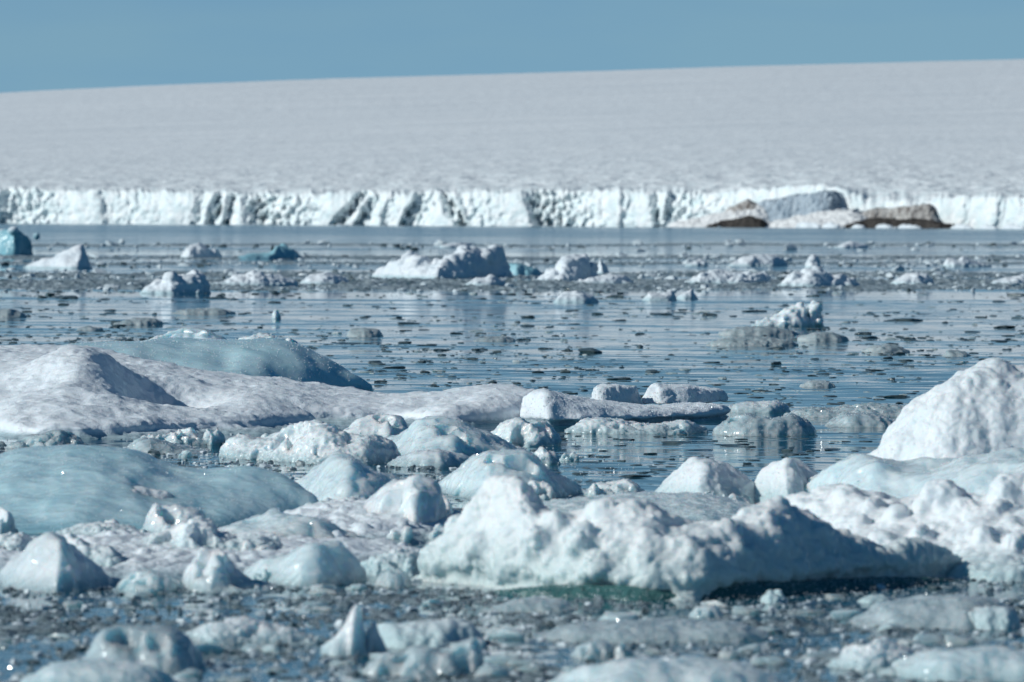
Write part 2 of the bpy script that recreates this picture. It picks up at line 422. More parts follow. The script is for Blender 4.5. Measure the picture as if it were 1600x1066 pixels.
# ------------------------------------------------------------------ sea
SL = (.06, .10, .16, .16, .25, 1.4)
def sea_material():
    m = bpy.data.materials.new('sea_water'); m.use_nodes = True
    n = m.node_tree.nodes; L = m.node_tree.links; n.clear()
    out = n.new('ShaderNodeOutputMaterial'); p = n.new('ShaderNodeBsdfPrincipled'); L.new(p.outputs[0], out.inputs[0])
    p.inputs['Base Color'].default_value = (.005, .095, .15, 1); p.inputs['IOR'].default_value = 1.333
    geo = n.new('ShaderNodeNewGeometry')
    sp = n.new('ShaderNodeSeparateXYZ'); L.new(geo.outputs['Position'], sp.inputs[0])
    def noise(scale, aniso, detail=2, off=0.0):
        mm = n.new('ShaderNodeVectorMath'); mm.operation = 'MULTIPLY_ADD'
        mm.inputs[1].default_value = (aniso[0] / scale, aniso[1] / scale, 1); mm.inputs[2].default_value = (off, off, off)
        L.new(geo.outputs['Position'], mm.inputs[0])
        t = n.new('ShaderNodeTexNoise'); t.inputs['Scale'].default_value = 1; t.inputs['Detail'].default_value = detail
        t.inputs['Roughness'].default_value = .55
        L.new(mm.outputs[0], t.inputs['Vector']); return t.outputs['Fac']
    def math_(op, a, b):
        q = n.new('ShaderNodeMath'); q.operation = op
        for i, v in enumerate((a, b)):
            if isinstance(v, (int, float)): q.inputs[i].default_value = v
            else: L.new(v, q.inputs[i])
        return q.outputs[0]
    def rng(v, a, b, c, d):
        q = n.new('ShaderNodeMapRange'); L.new(v, q.inputs[0])
        for i, x in enumerate((a, b, c, d)): q.inputs[i + 1].default_value = x
        return q.outputs[0]
    def slope(scale, aniso, detail, off, sx, sy, mod=None):       # ripple slopes as vectors, so that far ripples keep their tilt
        mm = n.new('ShaderNodeVectorMath'); mm.operation = 'MULTIPLY_ADD'
        mm.inputs[1].default_value = (aniso[0] / scale, aniso[1] / scale, 1); mm.inputs[2].default_value = (off, off, off)
        L.new(geo.outputs['Position'], mm.inputs[0])
        t = n.new('ShaderNodeTexNoise'); t.inputs['Scale'].default_value = 1; t.inputs['Detail'].default_value = detail
        L.new(mm.outputs[0], t.inputs['Vector'])
        v = n.new('ShaderNodeVectorMath'); v.operation = 'MULTIPLY_ADD'; L.new(t.outputs['Color'], v.inputs[0])
        v.inputs[1].default_value = (sx, sy, 0); v.inputs[2].default_value = (-sx / 2, -sy / 2, 0)
        if mod is None: return v.outputs[0]
        q = n.new('ShaderNodeVectorMath'); q.operation = 'SCALE'; L.new(v.outputs[0], q.inputs[0]); L.new(mod, q.inputs['Scale'])
        return q.outputs[0]
    def vadd(a, b):
        q = n.new('ShaderNodeVectorMath'); q.operation = 'ADD'; L.new(a, q.inputs[0]); L.new(b, q.inputs[1]); return q.outputs[0]
    patch = rng(noise(50, (.2, 1), 3, 3.1), .42, .6, SL[4], 1.0)
    near = rng(sp.outputs[1], 60, 130, SL[5], 1.0)
    v = vadd(slope(22, (.2, 1), 1, 0.0, .03, SL[0]), slope(5, (.2, 1), 2, 7.7, .04, SL[1]))
    v = vadd(v, slope(1.2, (.3, 1), 2, 1.7, .08, SL[2], patch))
    v = vadd(v, slope(.3, (.35, 1), 2, 4.2, .08, SL[3], math_('MULTIPLY', patch, near)))
    q_ = n.new('ShaderNodeVectorMath'); q_.operation = 'SCALE'; L.new(v, q_.inputs[0]); L.new(rng(sp.outputs[1], 130, 420, 1.0, 3.2), q_.inputs['Scale']); v = q_.outputs[0]
    up_ = n.new('ShaderNodeCombineXYZ'); up_.inputs[2].default_value = 1.0
    nn_ = n.new('ShaderNodeVectorMath'); nn_.operation = 'NORMALIZE'; L.new(vadd(v, up_.outputs[0]), nn_.inputs[0]); L.new(nn_.outputs[0], p.inputs['Normal'])
    L.new(rng(sp.outputs[1], 300, 1200, .04, .12), p.inputs['Roughness'])
    return m

def plane_sheet(name, x0, x1, y0, y1, z, m):
    me = mesh_from(name, np.array([(x0, y0, z), (x1, y0, z), (x1, y1, z), (x0, y1, z)]), np.array([(0, 1, 2, 3)]))
    return tag(link(name, me, m), kind='structure')
plane_sheet('sea', -20000, 20000, -200, 30000, 0.0, sea_material())

# ------------------------------------------------------------------ glacier: calving front and snow slope, one sheet
def front_y(px):          # the calving front comes nearer towards the right
    return np.interp(px, [-2600, -400, 1900, 4200], [3000, 2800, 2230, 2100])
def shore_py(px, gap):    # waterline of something standing gap metres before the front
    return HORIZON + ROLL * (px - 800) + FPX * CAMH / (front_y(px) - gap)
def glacier():
    pxs = np.concatenate([np.linspace(-2600, -330, 110)[:-1], np.arange(-330, 1930, 1.6), np.linspace(1931, 4200, 110)])
    nc = len(pxs); Y0 = front_y(pxs)
    top_px = np.array([(-2600, 290), (-100, 296), (0, 297), (100, 299), (200, 300), (320, 303), (400, 306), (500, 303), (700, 304), (830, 299), (1000, 300),
              (1100, 305), (1150, 300), (1200, 294), (1305, 289), (1330, 301), (1360, 315), (1455, 315), (1480, 308), (1500, 308), (1600, 309), (4200, 320)], float)
    tp = np.interp(pxs, top_px[:, 0], top_px[:, 1])
    X0, Zt = at_depth(pxs, tp, Y0)
    nq = np.stack([X0 / 3.0, np.zeros(nc), np.zeros(nc)], 1)
    gs = lambda a, w: np.convolve(np.pad(a, 3 * w, mode='edge'), (lambda k: k / k.sum())(np.exp(-.5 * (np.arange(-3 * w, 3 * w + 1) / w) ** 2)), 'valid')
    Zs0 = gs(Zt, 110); Zt = gs(Zt, 6)
    Zt = Zt + 2.2 * fbm(np.stack([X0, 0*X0, 0*X0 + 5], 1), 9, 3) + 1.2 * fbm(np.stack([X0, 0*X0 + 3, 0*X0], 1), 2.5, 2)
    # facing: dark right-turned faces where the front steps back (px start, px end, depth m)
    steps = [(-60, -36, 12, 0), (-4, 8, 9, 4), (156, 164, 2.5, -6), (300, 310, 5, 6), (326, 340, 12, 8), (348, 360, 11, 3), (374, 404, 13, -5),
             (532, 550, 14, 22), (562, 576, 11, 12), (598, 606, 4, 8), (630, 644, 11, 14), (692, 714, 15, -16), (722, 729, 4, -8),
             (824, 842, 14, -8), (968, 975, 3, 0), (1016, 1028, 9, -4), (1037, 1045, 7, 6),
             (1506, 1510, 1.5, 6), (1556, 1561, 2.0, 8), (1612, 1630, 6, 4), (1680, 1700, 8, 0)]
    def saw(px, shift, u):
        off = np.zeros_like(px); zz = u * 14
        rag = [np.clip(.85 + 1.0 * fbm(np.stack([px * .12, 0*px + zz * .35, 0*px + 3*q], 1), 1.0, 2, seed=40 + q), .2, 1.6) for q in range(7)]
        for i, (a, b, dpt, lean) in enumerate(steps):
            nxt = steps[i + 1][0] if i + 1 < len(steps) else b + 60
            mid = b + min((nxt - b) * .9, 120)
            off += dpt * rag[i % 7] * np.interp(px - shift - lean * 2 * (u - .5), [a, b, mid], [0, 1, 0], left=0, right=0)
        return off
    V = []; tone_mask = []
    nf = 46
    for i in range(nf):
        u = i / (nf - 1.0)
        z = -1.0 + (Zt + 1.0) * u
        sh = 9 * fbm(np.stack([X0, z, 0*z + 2], 1), 7, 3)
        off = saw(pxs, sh, u) * (1.0 - .25 * np.abs(2*u - 1) ** 3)
        P = np.stack([X0, z * .55, 0 * z], 1)
        mk = np.clip(.75 + 1.1 * fbm(np.stack([X0, 0*z, 0*z + 3], 1), 45, 2, seed=8), .15, .95)
        wz = 1.5 * fbm(np.stack([X0, z, 0*z + 6], 1), 12, 2, seed=9)
        off = off + mk * (2.0 * fbm(np.stack([X0 + .45 * z + 2 * wz, z * .8, 0*z], 1), 10, 3, 'ridge', seed=1) + 0.7 * fbm(np.stack([X0 - .4 * z + wz, z, 0*z + 9], 1), 4.2, 3, 'ridge', seed=2))
        off = off + 3.5 * fbm(np.stack([X0, z*.2, 0*z + 4], 1), 30, 2)
        y = Y0 + off + (u ** 3) * 5.0 + 2.2 * u
        V.append(np.stack([X0, y, z], 1)); tone_mask.append(np.full(nc, 1.0 if u < .93 else .85))
    yc = V[-1][:, 1]; zc = V[-1][:, 2]
    sky_px = np.array([(-2600, 270), (-700, 181), (-300, 161), (0, 147), (200, 137), (400, 128), (800, 118), (1200, 105), (1600, 96), (2400, 80), (4200, 60)], float)
    YS = 7200.0
    _, Zs = at_depth(pxs, np.interp(pxs, sky_px[:, 0], sky_px[:, 1]), YS)
    Zs = gs(Zs, 90)
    dist = np.concatenate([np.cumsum(np.linspace(1.2, 9, 230)), 1180 + np.cumsum(np.linspace(10, 190, 75))])
    for dd in dist:
        y = Y0 + 7 + (yc - Y0 - 7) * math.exp(-dd / 25.0) + dd; g = (y - Y0) / (YS - Y0)
        s = np.clip(g, 0, 1.6)
        prof = np.where(s < 1, 1.36 * s - .36 * s ** 2.2, 1.0 - .5 * (s - 1))
        zb = Zs0 + (zc - Zs0) * math.exp(-dd / 14.0); base = zb + (Zs - zb) * prof
        x = X0 * (y / Y0)
        rough = np.exp(-dd / 260.0)
        P = np.stack([x, y * .6, 0 * x], 1)
        bumps = (2.6 * rough + .3) * fbm(P * (.6, 1, 1), 15, 3, 'ridge', seed=3) + (.8 * rough + .10) * fbm(np.stack([x * .4, y, 0*x + 2], 1), 5, 2, seed=4)
        bumps += 1.6 * min(1, dd / 300) * fbm(np.stack([x * .5, y, 0*x], 1), 190, 3, seed=6)
        V.append(np.stack([x, y, base + bumps * min(1, dd / 6)], 1)); tone_mask.append(np.full(nc, .30 * math.exp(-dd / 25) + .55 * math.exp(-dd / 330)))
    nr = len(V); V = np.concatenate(V)
    i = np.arange(nr - 1)[:, None] * nc + np.arange(nc - 1)[None, :]
    i = i.ravel(); Q = np.stack([i, i + 1, i + nc + 1, i + nc], 1)
    me = mesh_from('glacier', V, Q)
    at = me.attributes.new('ice_slope_tone', 'FLOAT', 'POINT'); at.data.foreach_set('value', np.concatenate(tone_mask).astype(np.float32))  # bare ice colour on the front, a paler tone fading back up the slope
    m = mat('glacier_snow', (.85, .88, .90), .7, (.75, .79, .82), 40, bump=((7, .9, 'n'), (2.2, .25, 'n')), aniso=(.22, 1, 1))
    n = m.node_tree.nodes; L = m.node_tree.links
    p = next(q for q in n if q.type == 'BSDF_PRINCIPLED')
    a = n.new('ShaderNodeAttribute'); a.attribute_name = 'ice_slope_tone'
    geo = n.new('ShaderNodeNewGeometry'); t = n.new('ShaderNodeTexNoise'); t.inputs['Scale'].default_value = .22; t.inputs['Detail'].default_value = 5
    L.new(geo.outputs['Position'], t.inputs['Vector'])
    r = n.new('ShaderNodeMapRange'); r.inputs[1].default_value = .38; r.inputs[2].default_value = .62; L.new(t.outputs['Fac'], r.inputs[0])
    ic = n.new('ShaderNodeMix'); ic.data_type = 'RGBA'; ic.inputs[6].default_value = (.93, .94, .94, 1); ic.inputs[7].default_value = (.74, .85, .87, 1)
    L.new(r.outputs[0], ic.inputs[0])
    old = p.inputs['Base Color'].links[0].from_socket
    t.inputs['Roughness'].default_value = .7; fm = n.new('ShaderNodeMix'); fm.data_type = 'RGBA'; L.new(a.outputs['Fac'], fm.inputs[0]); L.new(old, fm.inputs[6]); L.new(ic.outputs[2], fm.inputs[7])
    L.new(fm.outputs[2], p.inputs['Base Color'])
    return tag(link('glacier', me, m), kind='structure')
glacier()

M['rock'] = mat('moraine_rock', (.030, .028, .027), .9, (.085, .075, .068), 3.0, bump=((2, .8, 'n'), (.6, .25, 'n')))
M['dirty'] = mat('dirty_ice', (.66, .64, .62), .85, (.13, .11, .10), 4.0, bump=((1.2, .5, 'n'),), aniso=(1.5, 1, .6))
M['bank'] = mat('bank_snow', (.80, .80, .80), .7, (.72, .72, .72), 6, bump=((1.5, .3, 'n'),))
M['greyice'] = mat('grey_ice', (.55, .62, .68), .6, (.20, .27, .34), 3.0, bump=((1.0, .5, 'n'),), aniso=(1.8, 1, .12))

def shore():
    fz = lambda s: ((1.6*s, .30*s, 'fbm'), (.6*s, .22*s, 'ridge'), (.25*s, .08*s, 'fbm'))
    c = 'outcrop'
    ice('snow_bank', 'low white snow bank sloping to the water left of the dark rocks', 'snow bank', 'bank', 'snow',
        [(1048, 352), (1060, 347), (1090, 341), (1120, 334), (1150, 327), (1185, 320), (1200, 322)], [(1048, shore_py(1048, 40)), (1202, shore_py(1202, 40))], 30, pf=1.6, rf=.7, noise=fz(4))
    ice('rock_outcrop', 'brown rock face under the snow edge, left of the grey striped ice', c, 'dirty', 'chip',
        [(1122, 340), (1130, 331), (1150, 322), (1168, 313), (1184, 316), (1192, 334)], [(1122, shore_py(1122, 30)), (1192, shore_py(1192, 30))], 24, pf=3, rf=.6, noise=fz(6))
    ice('rock_outcrop', 'flat black rock at the waterline between two snow banks', c, 'rock', 'chip',
        [(1106, 352), (1130, 345), (1150, 343), (1172, 337), (1188, 342), (1200, 351)], [(1118, shore_py(1118, 45)), (1192, shore_py(1192, 45))], 16, pf=3, rf=.5, noise=fz(3))
    ice('ice_wall', 'grey striped ice wall tilted beside the brown rocks', 'ice wall', 'greyice', 'chip',
        [(1184, 330), (1192, 318), (1230, 309), (1280, 303), (1312, 298), (1320, 306), (1324, 324)], [(1184, shore_py(1184, 28)), (1324, shore_py(1324, 28))], 26, pf=5, rf=.5, noise=fz(5))
    ice('snow_bank', 'long white snow ramp rising right below the grey striped ice', 'snow bank', 'bank', 'snow',
        [(1190, 351), (1215, 345), (1255, 337), (1295, 331), (1325, 328), (1345, 334), (1362, 349)], [(1190, shore_py(1190, 46)), (1362, shore_py(1362, 46))], 26, pf=1.7, rf=.7, noise=fz(4))
    ice('rock_outcrop', 'long brown rock face at the foot of the snow, right side', c, 'dirty', 'chip',
        [(1326, 346), (1345, 335), (1370, 327), (1400, 325), (1430, 322), (1455, 321), (1466, 328), (1472, 345)], [(1328, shore_py(1328, 28)), (1470, shore_py(1470, 28))], 22, pf=4, rf=.4, noise=fz(6))
    ice('rock_outcrop', 'low black rock strip along the water below the long brown face', c, 'rock', 'chip',
        [(1322, 352), (1352, 344), (1375, 341), (1400, 343), (1440, 343), (1470, 348), (1500, 353)], [(1335, shore_py(1335, 44)), (1496, shore_py(1496, 44))], 14, pf=3, rf=.5, noise=fz(3))
    ice('rock_outcrop', 'small dark boulder in the water right of the black rock strip', c, 'rock', 'chip',
        [(1455, 356), (1460, 351), (1470, 349), (1473, 356)], [(1455, shore_py(1455, 70)), (1473, shore_py(1473, 70))], 4, pf=3, noise=fz(2))
    for (a, b, t, y, lab) in ((1245, 1282, 346, 356, 'pale blue ice block at the shore below the snow ramp'), (1286, 1312, 347, 356.2, 'pale blue ice lump right of the larger shore block'),
                           (1330, 1352, 350, 356.6, 'small pale ice lump at the left end of the black rock strip'), (1368, 1394, 349.5, 356.8, 'small pale ice lump before the black rock strip'),
                           (1402, 1440, 350, 357, 'low pale ice heap along the shore before the brown face'), (1486, 1520, 350, 357, 'pale ice heap right of the dark boulder'),
                           (1530, 1560, 351, 357.2, 'low pale ice heap at the foot of the striped ice'), (1566, 1604, 350.5, 357.4, 'pale ice heap at the right end of the shore')):
        ice('ice_chunk', lab, 'ice chunk', 'far', 'crumb', [(a, t + 4), (a*.7+b*.3, t), (a*.4+b*.6, t + 1), (b, t + 4)], [(a, shore_py(a, 60)), (b, shore_py(b, 60))], 5)
shore()

# ------------------------------------------------------------------ icebergs and floes far out
def far_bergs():
    f = 'iceberg'
    def B(label, m, style, pts, base, T=3.0, cat='iceberg', name='iceberg', **kw):
        kw.setdefault('puffs', None)
        return ice(name, label, cat, m, style, pts, base, T, **kw)
    B('white topped iceberg with blue shade painted on its face, cut by the left edge of the photo', 'farcap_shade', 'melt',
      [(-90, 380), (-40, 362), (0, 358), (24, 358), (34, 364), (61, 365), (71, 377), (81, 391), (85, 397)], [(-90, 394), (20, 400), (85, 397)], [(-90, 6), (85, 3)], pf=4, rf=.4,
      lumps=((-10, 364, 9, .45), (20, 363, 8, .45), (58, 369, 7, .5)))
    B('pyramid shaped white iceberg at far left, right side in blue shade', 'far', 'melt',
      [(67, 414), (98, 400), (111, 389), (128, 382), (145, 384), (169, 397), (189, 407), (201, 415)], [(67, 416), (125, 421), (201, 414)], [(67, 2), (128, 4), (201, 2)], pf=1.5, rf=.6)
    B('upright white ice lump with a smaller one at its right foot', 'far', 'puff',
      [(281, 401), (290, 387), (307, 379), (320, 384), (326, 397), (331, 389), (340, 393), (346, 400)], 404, 3)
    B('low dark blue iceberg with a small white spike on top', 'farblue', 'melt',
      [(372, 402), (400, 396), (425, 395), (437, 392), (442, 381), (450, 385), (458, 388), (470, 391), (480, 401)], [(372, 405), (480, 403)], 4, lumps=((444, 399, 14, .5), (443, 393, 10, .5), (443, 387, 6, .5)))
    B('broad lumpy white ice floe on the left, nearer than the pyramid', 'far', 'puff',
      [(220, 457), (226, 448), (250, 441), (260, 430), (287, 431), (307, 426), (321, 434), (326, 455)], 459, 2.5, puffs=(14, 6, 13))
    B('long low white floe right of the broad lumpy one', 'far', 'puff',
      [(330, 446), (351, 438), (364, 432), (398, 424), (412, 429), (440, 433), (465, 441)], 447, 3, puffs=(10, 3, 7))
    B('low rounded pale floe at the right end of the left brash band', 'far', 'puff',
      [(470, 441), (483, 430), (513, 426), (533, 432), (545, 441)], 445, 3, puffs=(5, 3, 7))
    B('large jagged white iceberg in the middle distance with twin peaks', 'far', 'puff',
      [(590, 431), (597, 418), (621, 411), (645, 397), (665, 399), (672, 411), (685, 412), (712, 394), (732, 384), (749, 386), (763, 392), (780, 381), (792, 382), (794, 409)],
      [(590, 433), (700, 436), (794, 431)], [(590, 3), (740, 5), (794, 3)], puffs=(22, 5, 13), pf=2)
    B('dark blue low iceberg tail right of the twin peaks', 'farblue', 'melt',
      [(788, 416), (800, 412), (817, 413), (840, 421), (850, 431)], 433, 3, pf=4)
    B('white block shaped iceberg right of the twin peaked one', 'far', 'puff',
      [(836, 438), (867, 421), (878, 404), (898, 397), (918, 397), (926, 401), (928, 418), (920, 430)], 441, 3.5, puffs=(8, 6, 12))
    B('thin upright ice splinter beside the white block', 'far', 'chip', [(932, 422), (938, 402), (944, 413), (950, 424)], 428, 1.5)
    B('low fluffy floe in front of the white block iceberg', 'far', 'puff', [(892, 442), (920, 436), (952, 428), (979, 431), (990, 440)], 445, 2, puffs=(10, 3, 7))
    B('low white heap in front of the twin peaked iceberg', 'far', 'puff', [(728, 444), (745, 435), (770, 432), (785, 438), (790, 444)], 447, 2, puffs=(7, 3, 7))
    B('rounded grey floe below the white block iceberg', 'far', 'snow', [(866, 469), (878, 457), (901, 455), (920, 461), (934, 468)], 473, 1.8)
    B('small white floe with two bumps, centre right', 'far', 'puff', [(1006, 466), (1013, 456), (1030, 460), (1042, 457), (1050, 453), (1056, 466)], 470, 1.5)
    B('small wedge of white ice right of the two bumped floe', 'far', 'melt', [(1059, 464), (1072, 456), (1084, 450), (1088, 463)], 468, 1.2)
    B('white floe with pale blue foot in the right far band', 'far', 'puff', [(1139, 413), (1161, 402), (1185, 397), (1212, 399), (1230, 411)], 416, 3, puffs=(8, 3, 8))
    B('small flat white floe left of the blue footed one', 'far', 'puff', [(1072, 413), (1094, 405), (1106, 412)], 416, 2, puffs=(3, 3, 6))
    B('upright rounded ice knob in the right far band', 'far', 'puff', [(1257, 418), (1262, 404), (1272, 397), (1279, 402), (1283, 417)], 419, 2)
    B('broad heap of white ice below the rounded knob', 'far', 'puff', [(1217, 445), (1232, 429), (1259, 424), (1276, 419), (1303, 431), (1316, 427), (1328, 436), (1342, 444)], 448, 3, puffs=(18, 4, 10))
    B('long crumbly white heap left of the broad heap', 'far', 'crumb', [(1070, 440), (1098, 428), (1121, 421), (1148, 427), (1175, 428), (1195, 424), (1202, 438)], 444, 3, puffs=(16, 3, 8))
    B('white floe with two small peaks near the right edge', 'far', 'puff', [(1473, 413), (1482, 402), (1497, 408), (1503, 399), (1519, 408), (1548, 415)], 417, 2)
    B('low grey white heap at right below the two small peaks', 'far', 'crumb', [(1395, 441), (1418, 427), (1448, 429), (1458, 441)], 445, 2.5, puffs=(8, 3, 7))
    B('low white heap touching the right edge of the photo', 'far', 'crumb', [(1550, 441), (1572, 434), (1600, 433), (1630, 438)], 446, 2.5, puffs=(6, 3, 7))
    B('small white ice patch far out below the long black shore rock', 'far', 'crumb', [(1304, 385), (1330, 377), (1356, 384)], 388, 4)
    B('small white ice patch far out behind the twin peaked iceberg', 'far', 'crumb', [(688, 384), (712, 379), (736, 380), (742, 384)], 387, 4)
    B('crumbled white ridge rising to the right on the open water', 'white', 'crumb', [(1178, 507), (1195, 495), (1222, 486), (1249, 476), (1266, 468), (1278, 476), (1280, 490), (1262, 502)], 511, 1.4, puffs=(16, 3, 8))
    fl = [('dull grey slab at the left foot of the crumbled ridge', [(1124, 518), (1151, 506), (1200, 505), (1240, 514), (1250, 522)], 524),
          ('wide dull grey slab in front of the crumbled ridge', [(1105, 536), (1130, 525), (1195, 521), (1240, 530), (1246, 537)], 541),
          ('dull grey slab right of the crumbled ridge', [(1248, 524), (1275, 514), (1300, 514), (1324, 524)], 533),
          ('flat grey floe behind the left end of the blue iceberg', [(178, 505), (209, 493), (243, 493), (254, 504)], 508),
          ('small grey floe left of the flat grey one, near the blue iceberg', [(120, 514), (135, 507), (160, 511)], 517),
          ('grey floe touching the left edge on the open water', [(-20, 495), (-5, 479), (20, 478), (42, 492)], 496),
          ('long thin grey floe behind the crest of the blue iceberg', [(268, 489), (290, 480), (340, 478), (366, 486)], 491),
          ('square grey floe right of the blue iceberg crest', [(542, 522), (547, 509), (575, 508), (594, 512), (598, 522)], 526),
          ('dull grey slab in the middle of the open water', [(740, 531), (760, 524), (790, 522), (806, 530)], 533),
          ('dull grey slab near the right edge above the tall iceberg', [(1348, 547), (1365, 536), (1400, 534), (1420, 546)], 551),
          ('clear angular ice piece right of the dull grey slab near the edge', [(1474, 553), (1480, 543), (1505, 546), (1516, 554)], 557),
          ('lone grey ice dome on the water left of the tall iceberg', [(1250, 601), (1264, 592), (1290, 591), (1304, 600)], 606)]
    for lab, pts, b in fl:
        pts = [(px, b - .72 * (b - py)) for px, py in pts]
        ice('ice_floe', lab, 'ice floe', 'dull', 'crumb', pts, b, 1.2, pf=2.4)
    ice('ice_chunk', 'tiny upright white ice spike alone on the open water', 'ice chunk', 'white', 'chip', [(427, 497), (431, 486), (434, 484), (439, 496)], 499, .5)
far_bergs()

# ------------------------------------------------------------------ snow floe, blue iceberg and the pieces round them
def mid_ice():
    # blue iceberg behind the snow floe
    t = thing('iceberg', 'smooth blue green iceberg behind the long snow floe, sloping down right', 'iceberg', 330, 612)
    ice('ice_body', None, None, 'blue', 'melt',
        [(40, 560), (52, 548), (67, 541), (97, 534), (160, 533), (225, 534), (250, 532), (300, 533), (356, 533), (400, 530), (435, 531), (469, 541), (484, 549), (525, 564), (555, 586), (577, 605), (586, 614)],
        [(40, 622), (350, 619), (470, 617), (586, 609)], [(40, 5), (330, 6), (480, 3.5), (586, 1.5)], parent=t, pf=1.5, rf=.62, k=2.4, facets=0, noise=((2.4, .12, 'fbm'), (.8, .03, 'fbm'), (.2, .006, 'fbm')))
    ice('ice_crest', None, None, 'pale', 'melt', [(222, 536), (240, 529), (262, 521), (285, 516), (305, 517), (322, 514), (337, 522), (356, 531), (370, 536)],
        [(222, 585), (370, 592)], 4.5, parent=t, pf=2, rf=.6)
    ice('ice_crest', 'glassy broken white crest', None, 'white', 'chip', [(372, 534), (390, 528), (412, 521), (435, 518), (446, 521), (455, 530), (469, 539), (484, 552)],
        [(372, 596), (484, 604)], 2.2, parent=t, pf=2, rf=.5)
    # long snow floe
    x1, y1 = on_water(265, 652); x2, y2 = on_water(250, 620)
    def hp(px, py, y):
        return float(at_depth(px, py, y)[0])
    hol = [(hp(px, py, y), y, rx, ry, dp) for px, py, y, rx, ry, dp in (
        (150, 610, 75.6, .85, 1.5, -.40), (268, 620, 75.2, .8, 1.7, .80), (225, 600, 79.2, .8, .9, .40), (285, 600, 78, .45, .8, -.10), (345, 600, 79.3, .8, .8, .34), (110, 565, 81.5, 1.0, .9, .22),
        (480, 640, 75, .7, .8, .28), (410, 640, 74.2, .7, .7, -.14), (600, 640, 75.5, .7, .8, .10), (40, 600, 73.6, .6, .8, .16), (690, 630, 76.5, .5, .8, .06))]
    ice('snow_floe', 'long white snow covered floe with blue hollows, lying across the left half', 'ice floe', 'floe', 'snow',
        [(-160, 560), (-60, 549), (0, 547), (52, 547), (112, 547), (157, 552), (225, 566), (300, 576), (375, 588), (450, 598), (525, 610), (600, 618), (674, 612), (730, 603), (786, 601), (826, 606), (850, 628), (868, 655)],
        [(-160, 682), (0, 680), (120, 684), (240, 680), (275, 673), (420, 675), (540, 669), (700, 672), (868, 668)], [(-160, 17), (0, 17), (300, 15), (600, 9), (760, 7), (868, 4)],
        rf=.72, pf=2.8, pb=3, hollows=hol, under=.10, k=2.0,
        noise=((3.0, .10, 'fbm', (.5, 1, 1)), (.9, .06, 'fbm'), (.35, .035, 'fbm'), (.13, .016, 'billow')))
    # block floe at its right end
    t = thing('snow_floe', 'thick snow block floe with two lumps on top, right of the long floe', 'ice floe', 980, 660)
    ice('floe_body', None, None, 'floe', 'snow',
        [(818, 632), (824, 616), (836, 609), (852, 608), (891, 617), (925, 624), (992, 628), (1040, 627), (1090, 625), (1125, 625), (1138, 633), (1140, 645)],
        [(818, 655), (842, 668), (862, 668), (960, 658), (1060, 652), (1140, 645)], [(818, 2.5), (1140, 2.5)], parent=t, rf=.55, pf=4, pb=3, under=.12, k=1.8,
        noise=((.8, .05, 'fbm'), (.25, .025, 'fbm'), (.08, .006, 'fbm'), (.04, .003, 'fbm')))
    kw = dict(parent=t, rf=.5, pf=5, pb=4, floor=.12, k=1.5, noise=((.4, .04, 'fbm'), (.15, .018, 'fbm'), (.06, .005, 'fbm')))
    ice('snow_lump', None, None, 'snow', 'puff', [(924, 622), (926, 606), (940, 601), (977, 602), (988, 606), (994, 624)], [(924, 648), (994, 644)], 1.2, **kw)
    ice('snow_lump', None, None, 'snow', 'puff', [(1004, 626), (1009, 610), (1024, 599), (1040, 602), (1067, 601), (1100, 604), (1124, 607), (1136, 617), (1138, 632)], [(1004, 645), (1138, 638)], 1.6, **kw)

    def C(label, m, style, pts, base, T, name='ice_chunk', cat='ice chunk', **kw):
        return ice(name, label, cat, m, style, pts, base, T, **kw)
    # clear ice pieces in front of the snow floe
    C('grainy pale ice chunk with a bright top in front of the long snow floe', 'white', 'chip',
      [(348, 710), (360, 692), (379, 680), (412, 684), (450, 670), (472, 659), (495, 657), (521, 664), (532, 672), (575, 680), (610, 690), (622, 706)], [(348, 717), (450, 722), (540, 727), (622, 726)], 1.8, pf=2.2, rf=.55)
    C('small rounded white ice chunk behind the grainy pale chunk', 'white', 'melt', [(540, 672), (560, 657), (590, 646), (624, 652), (633, 664), (640, 680)], 690, 1.1)
    C('smooth blue grey ice dome sloping down right, in front of the snow floe', 'pale', 'melt',
      [(560, 690), (620, 680), (650, 659), (676, 653), (710, 658), (740, 671), (770, 686), (800, 694), (836, 709)], [(560, 712), (700, 722), (836, 712)], [(560, 2), (700, 2.2), (836, 1)], pf=1.6, rf=.6)
    C('low lens of crusted snow at the foot of the blue grey dome', 'white', 'snow', [(606, 724), (624, 714), (650, 705), (687, 703), (725, 709), (752, 714)], [(606, 729), (700, 731), (752, 722)], .9)
    C('rough glassy ice chunk against the right end of the long snow floe', 'white', 'chip',
      [(748, 682), (757, 670), (785, 656), (807, 649), (828, 661), (849, 656), (860, 667), (868, 682), (871, 694)], [(748, 690), (830, 699), (871, 697)], 1.0)
    C('jagged clear ice block lying on a low floe below the snow floe', 'white', 'chip', [(248, 686), (270, 674), (288, 659), (319, 662), (340, 664), (334, 677), (318, 690)], 696, .6)
    C('low grey floe under the jagged clear block', 'clear', 'snow', [(200, 698), (217, 683), (244, 685), (292, 698), (330, 706)], 708, 1.0)
    C('grey frosted ice piece at the left foot of the snow floe', 'clear', 'chip', [(12, 698), (40, 682), (70, 676), (97, 673), (118, 684), (138, 698)], 702, 1.0)
    C('tiny white ice crumb on dark water below the jagged block', 'white', 'chip', [(278, 712), (284, 704), (297, 703), (300, 712)], 714, .3)
    # clear floes to the right of the block floe
    C('low white snow topped floe right of the thick block floe', 'white', 'snow', [(1134, 640), (1150, 630), (1180, 628), (1215, 626), (1232, 634)], 645, 1.0, name='ice_floe', cat='ice floe')
    C('clear grey rounded ice floe right of the block floe, nearest of its row', 'clear', 'melt', [(1118, 668), (1135, 652), (1170, 648), (1200, 652), (1235, 648), (1262, 660), (1271, 672)], 681, 1.0, name='ice_floe', cat='ice floe')
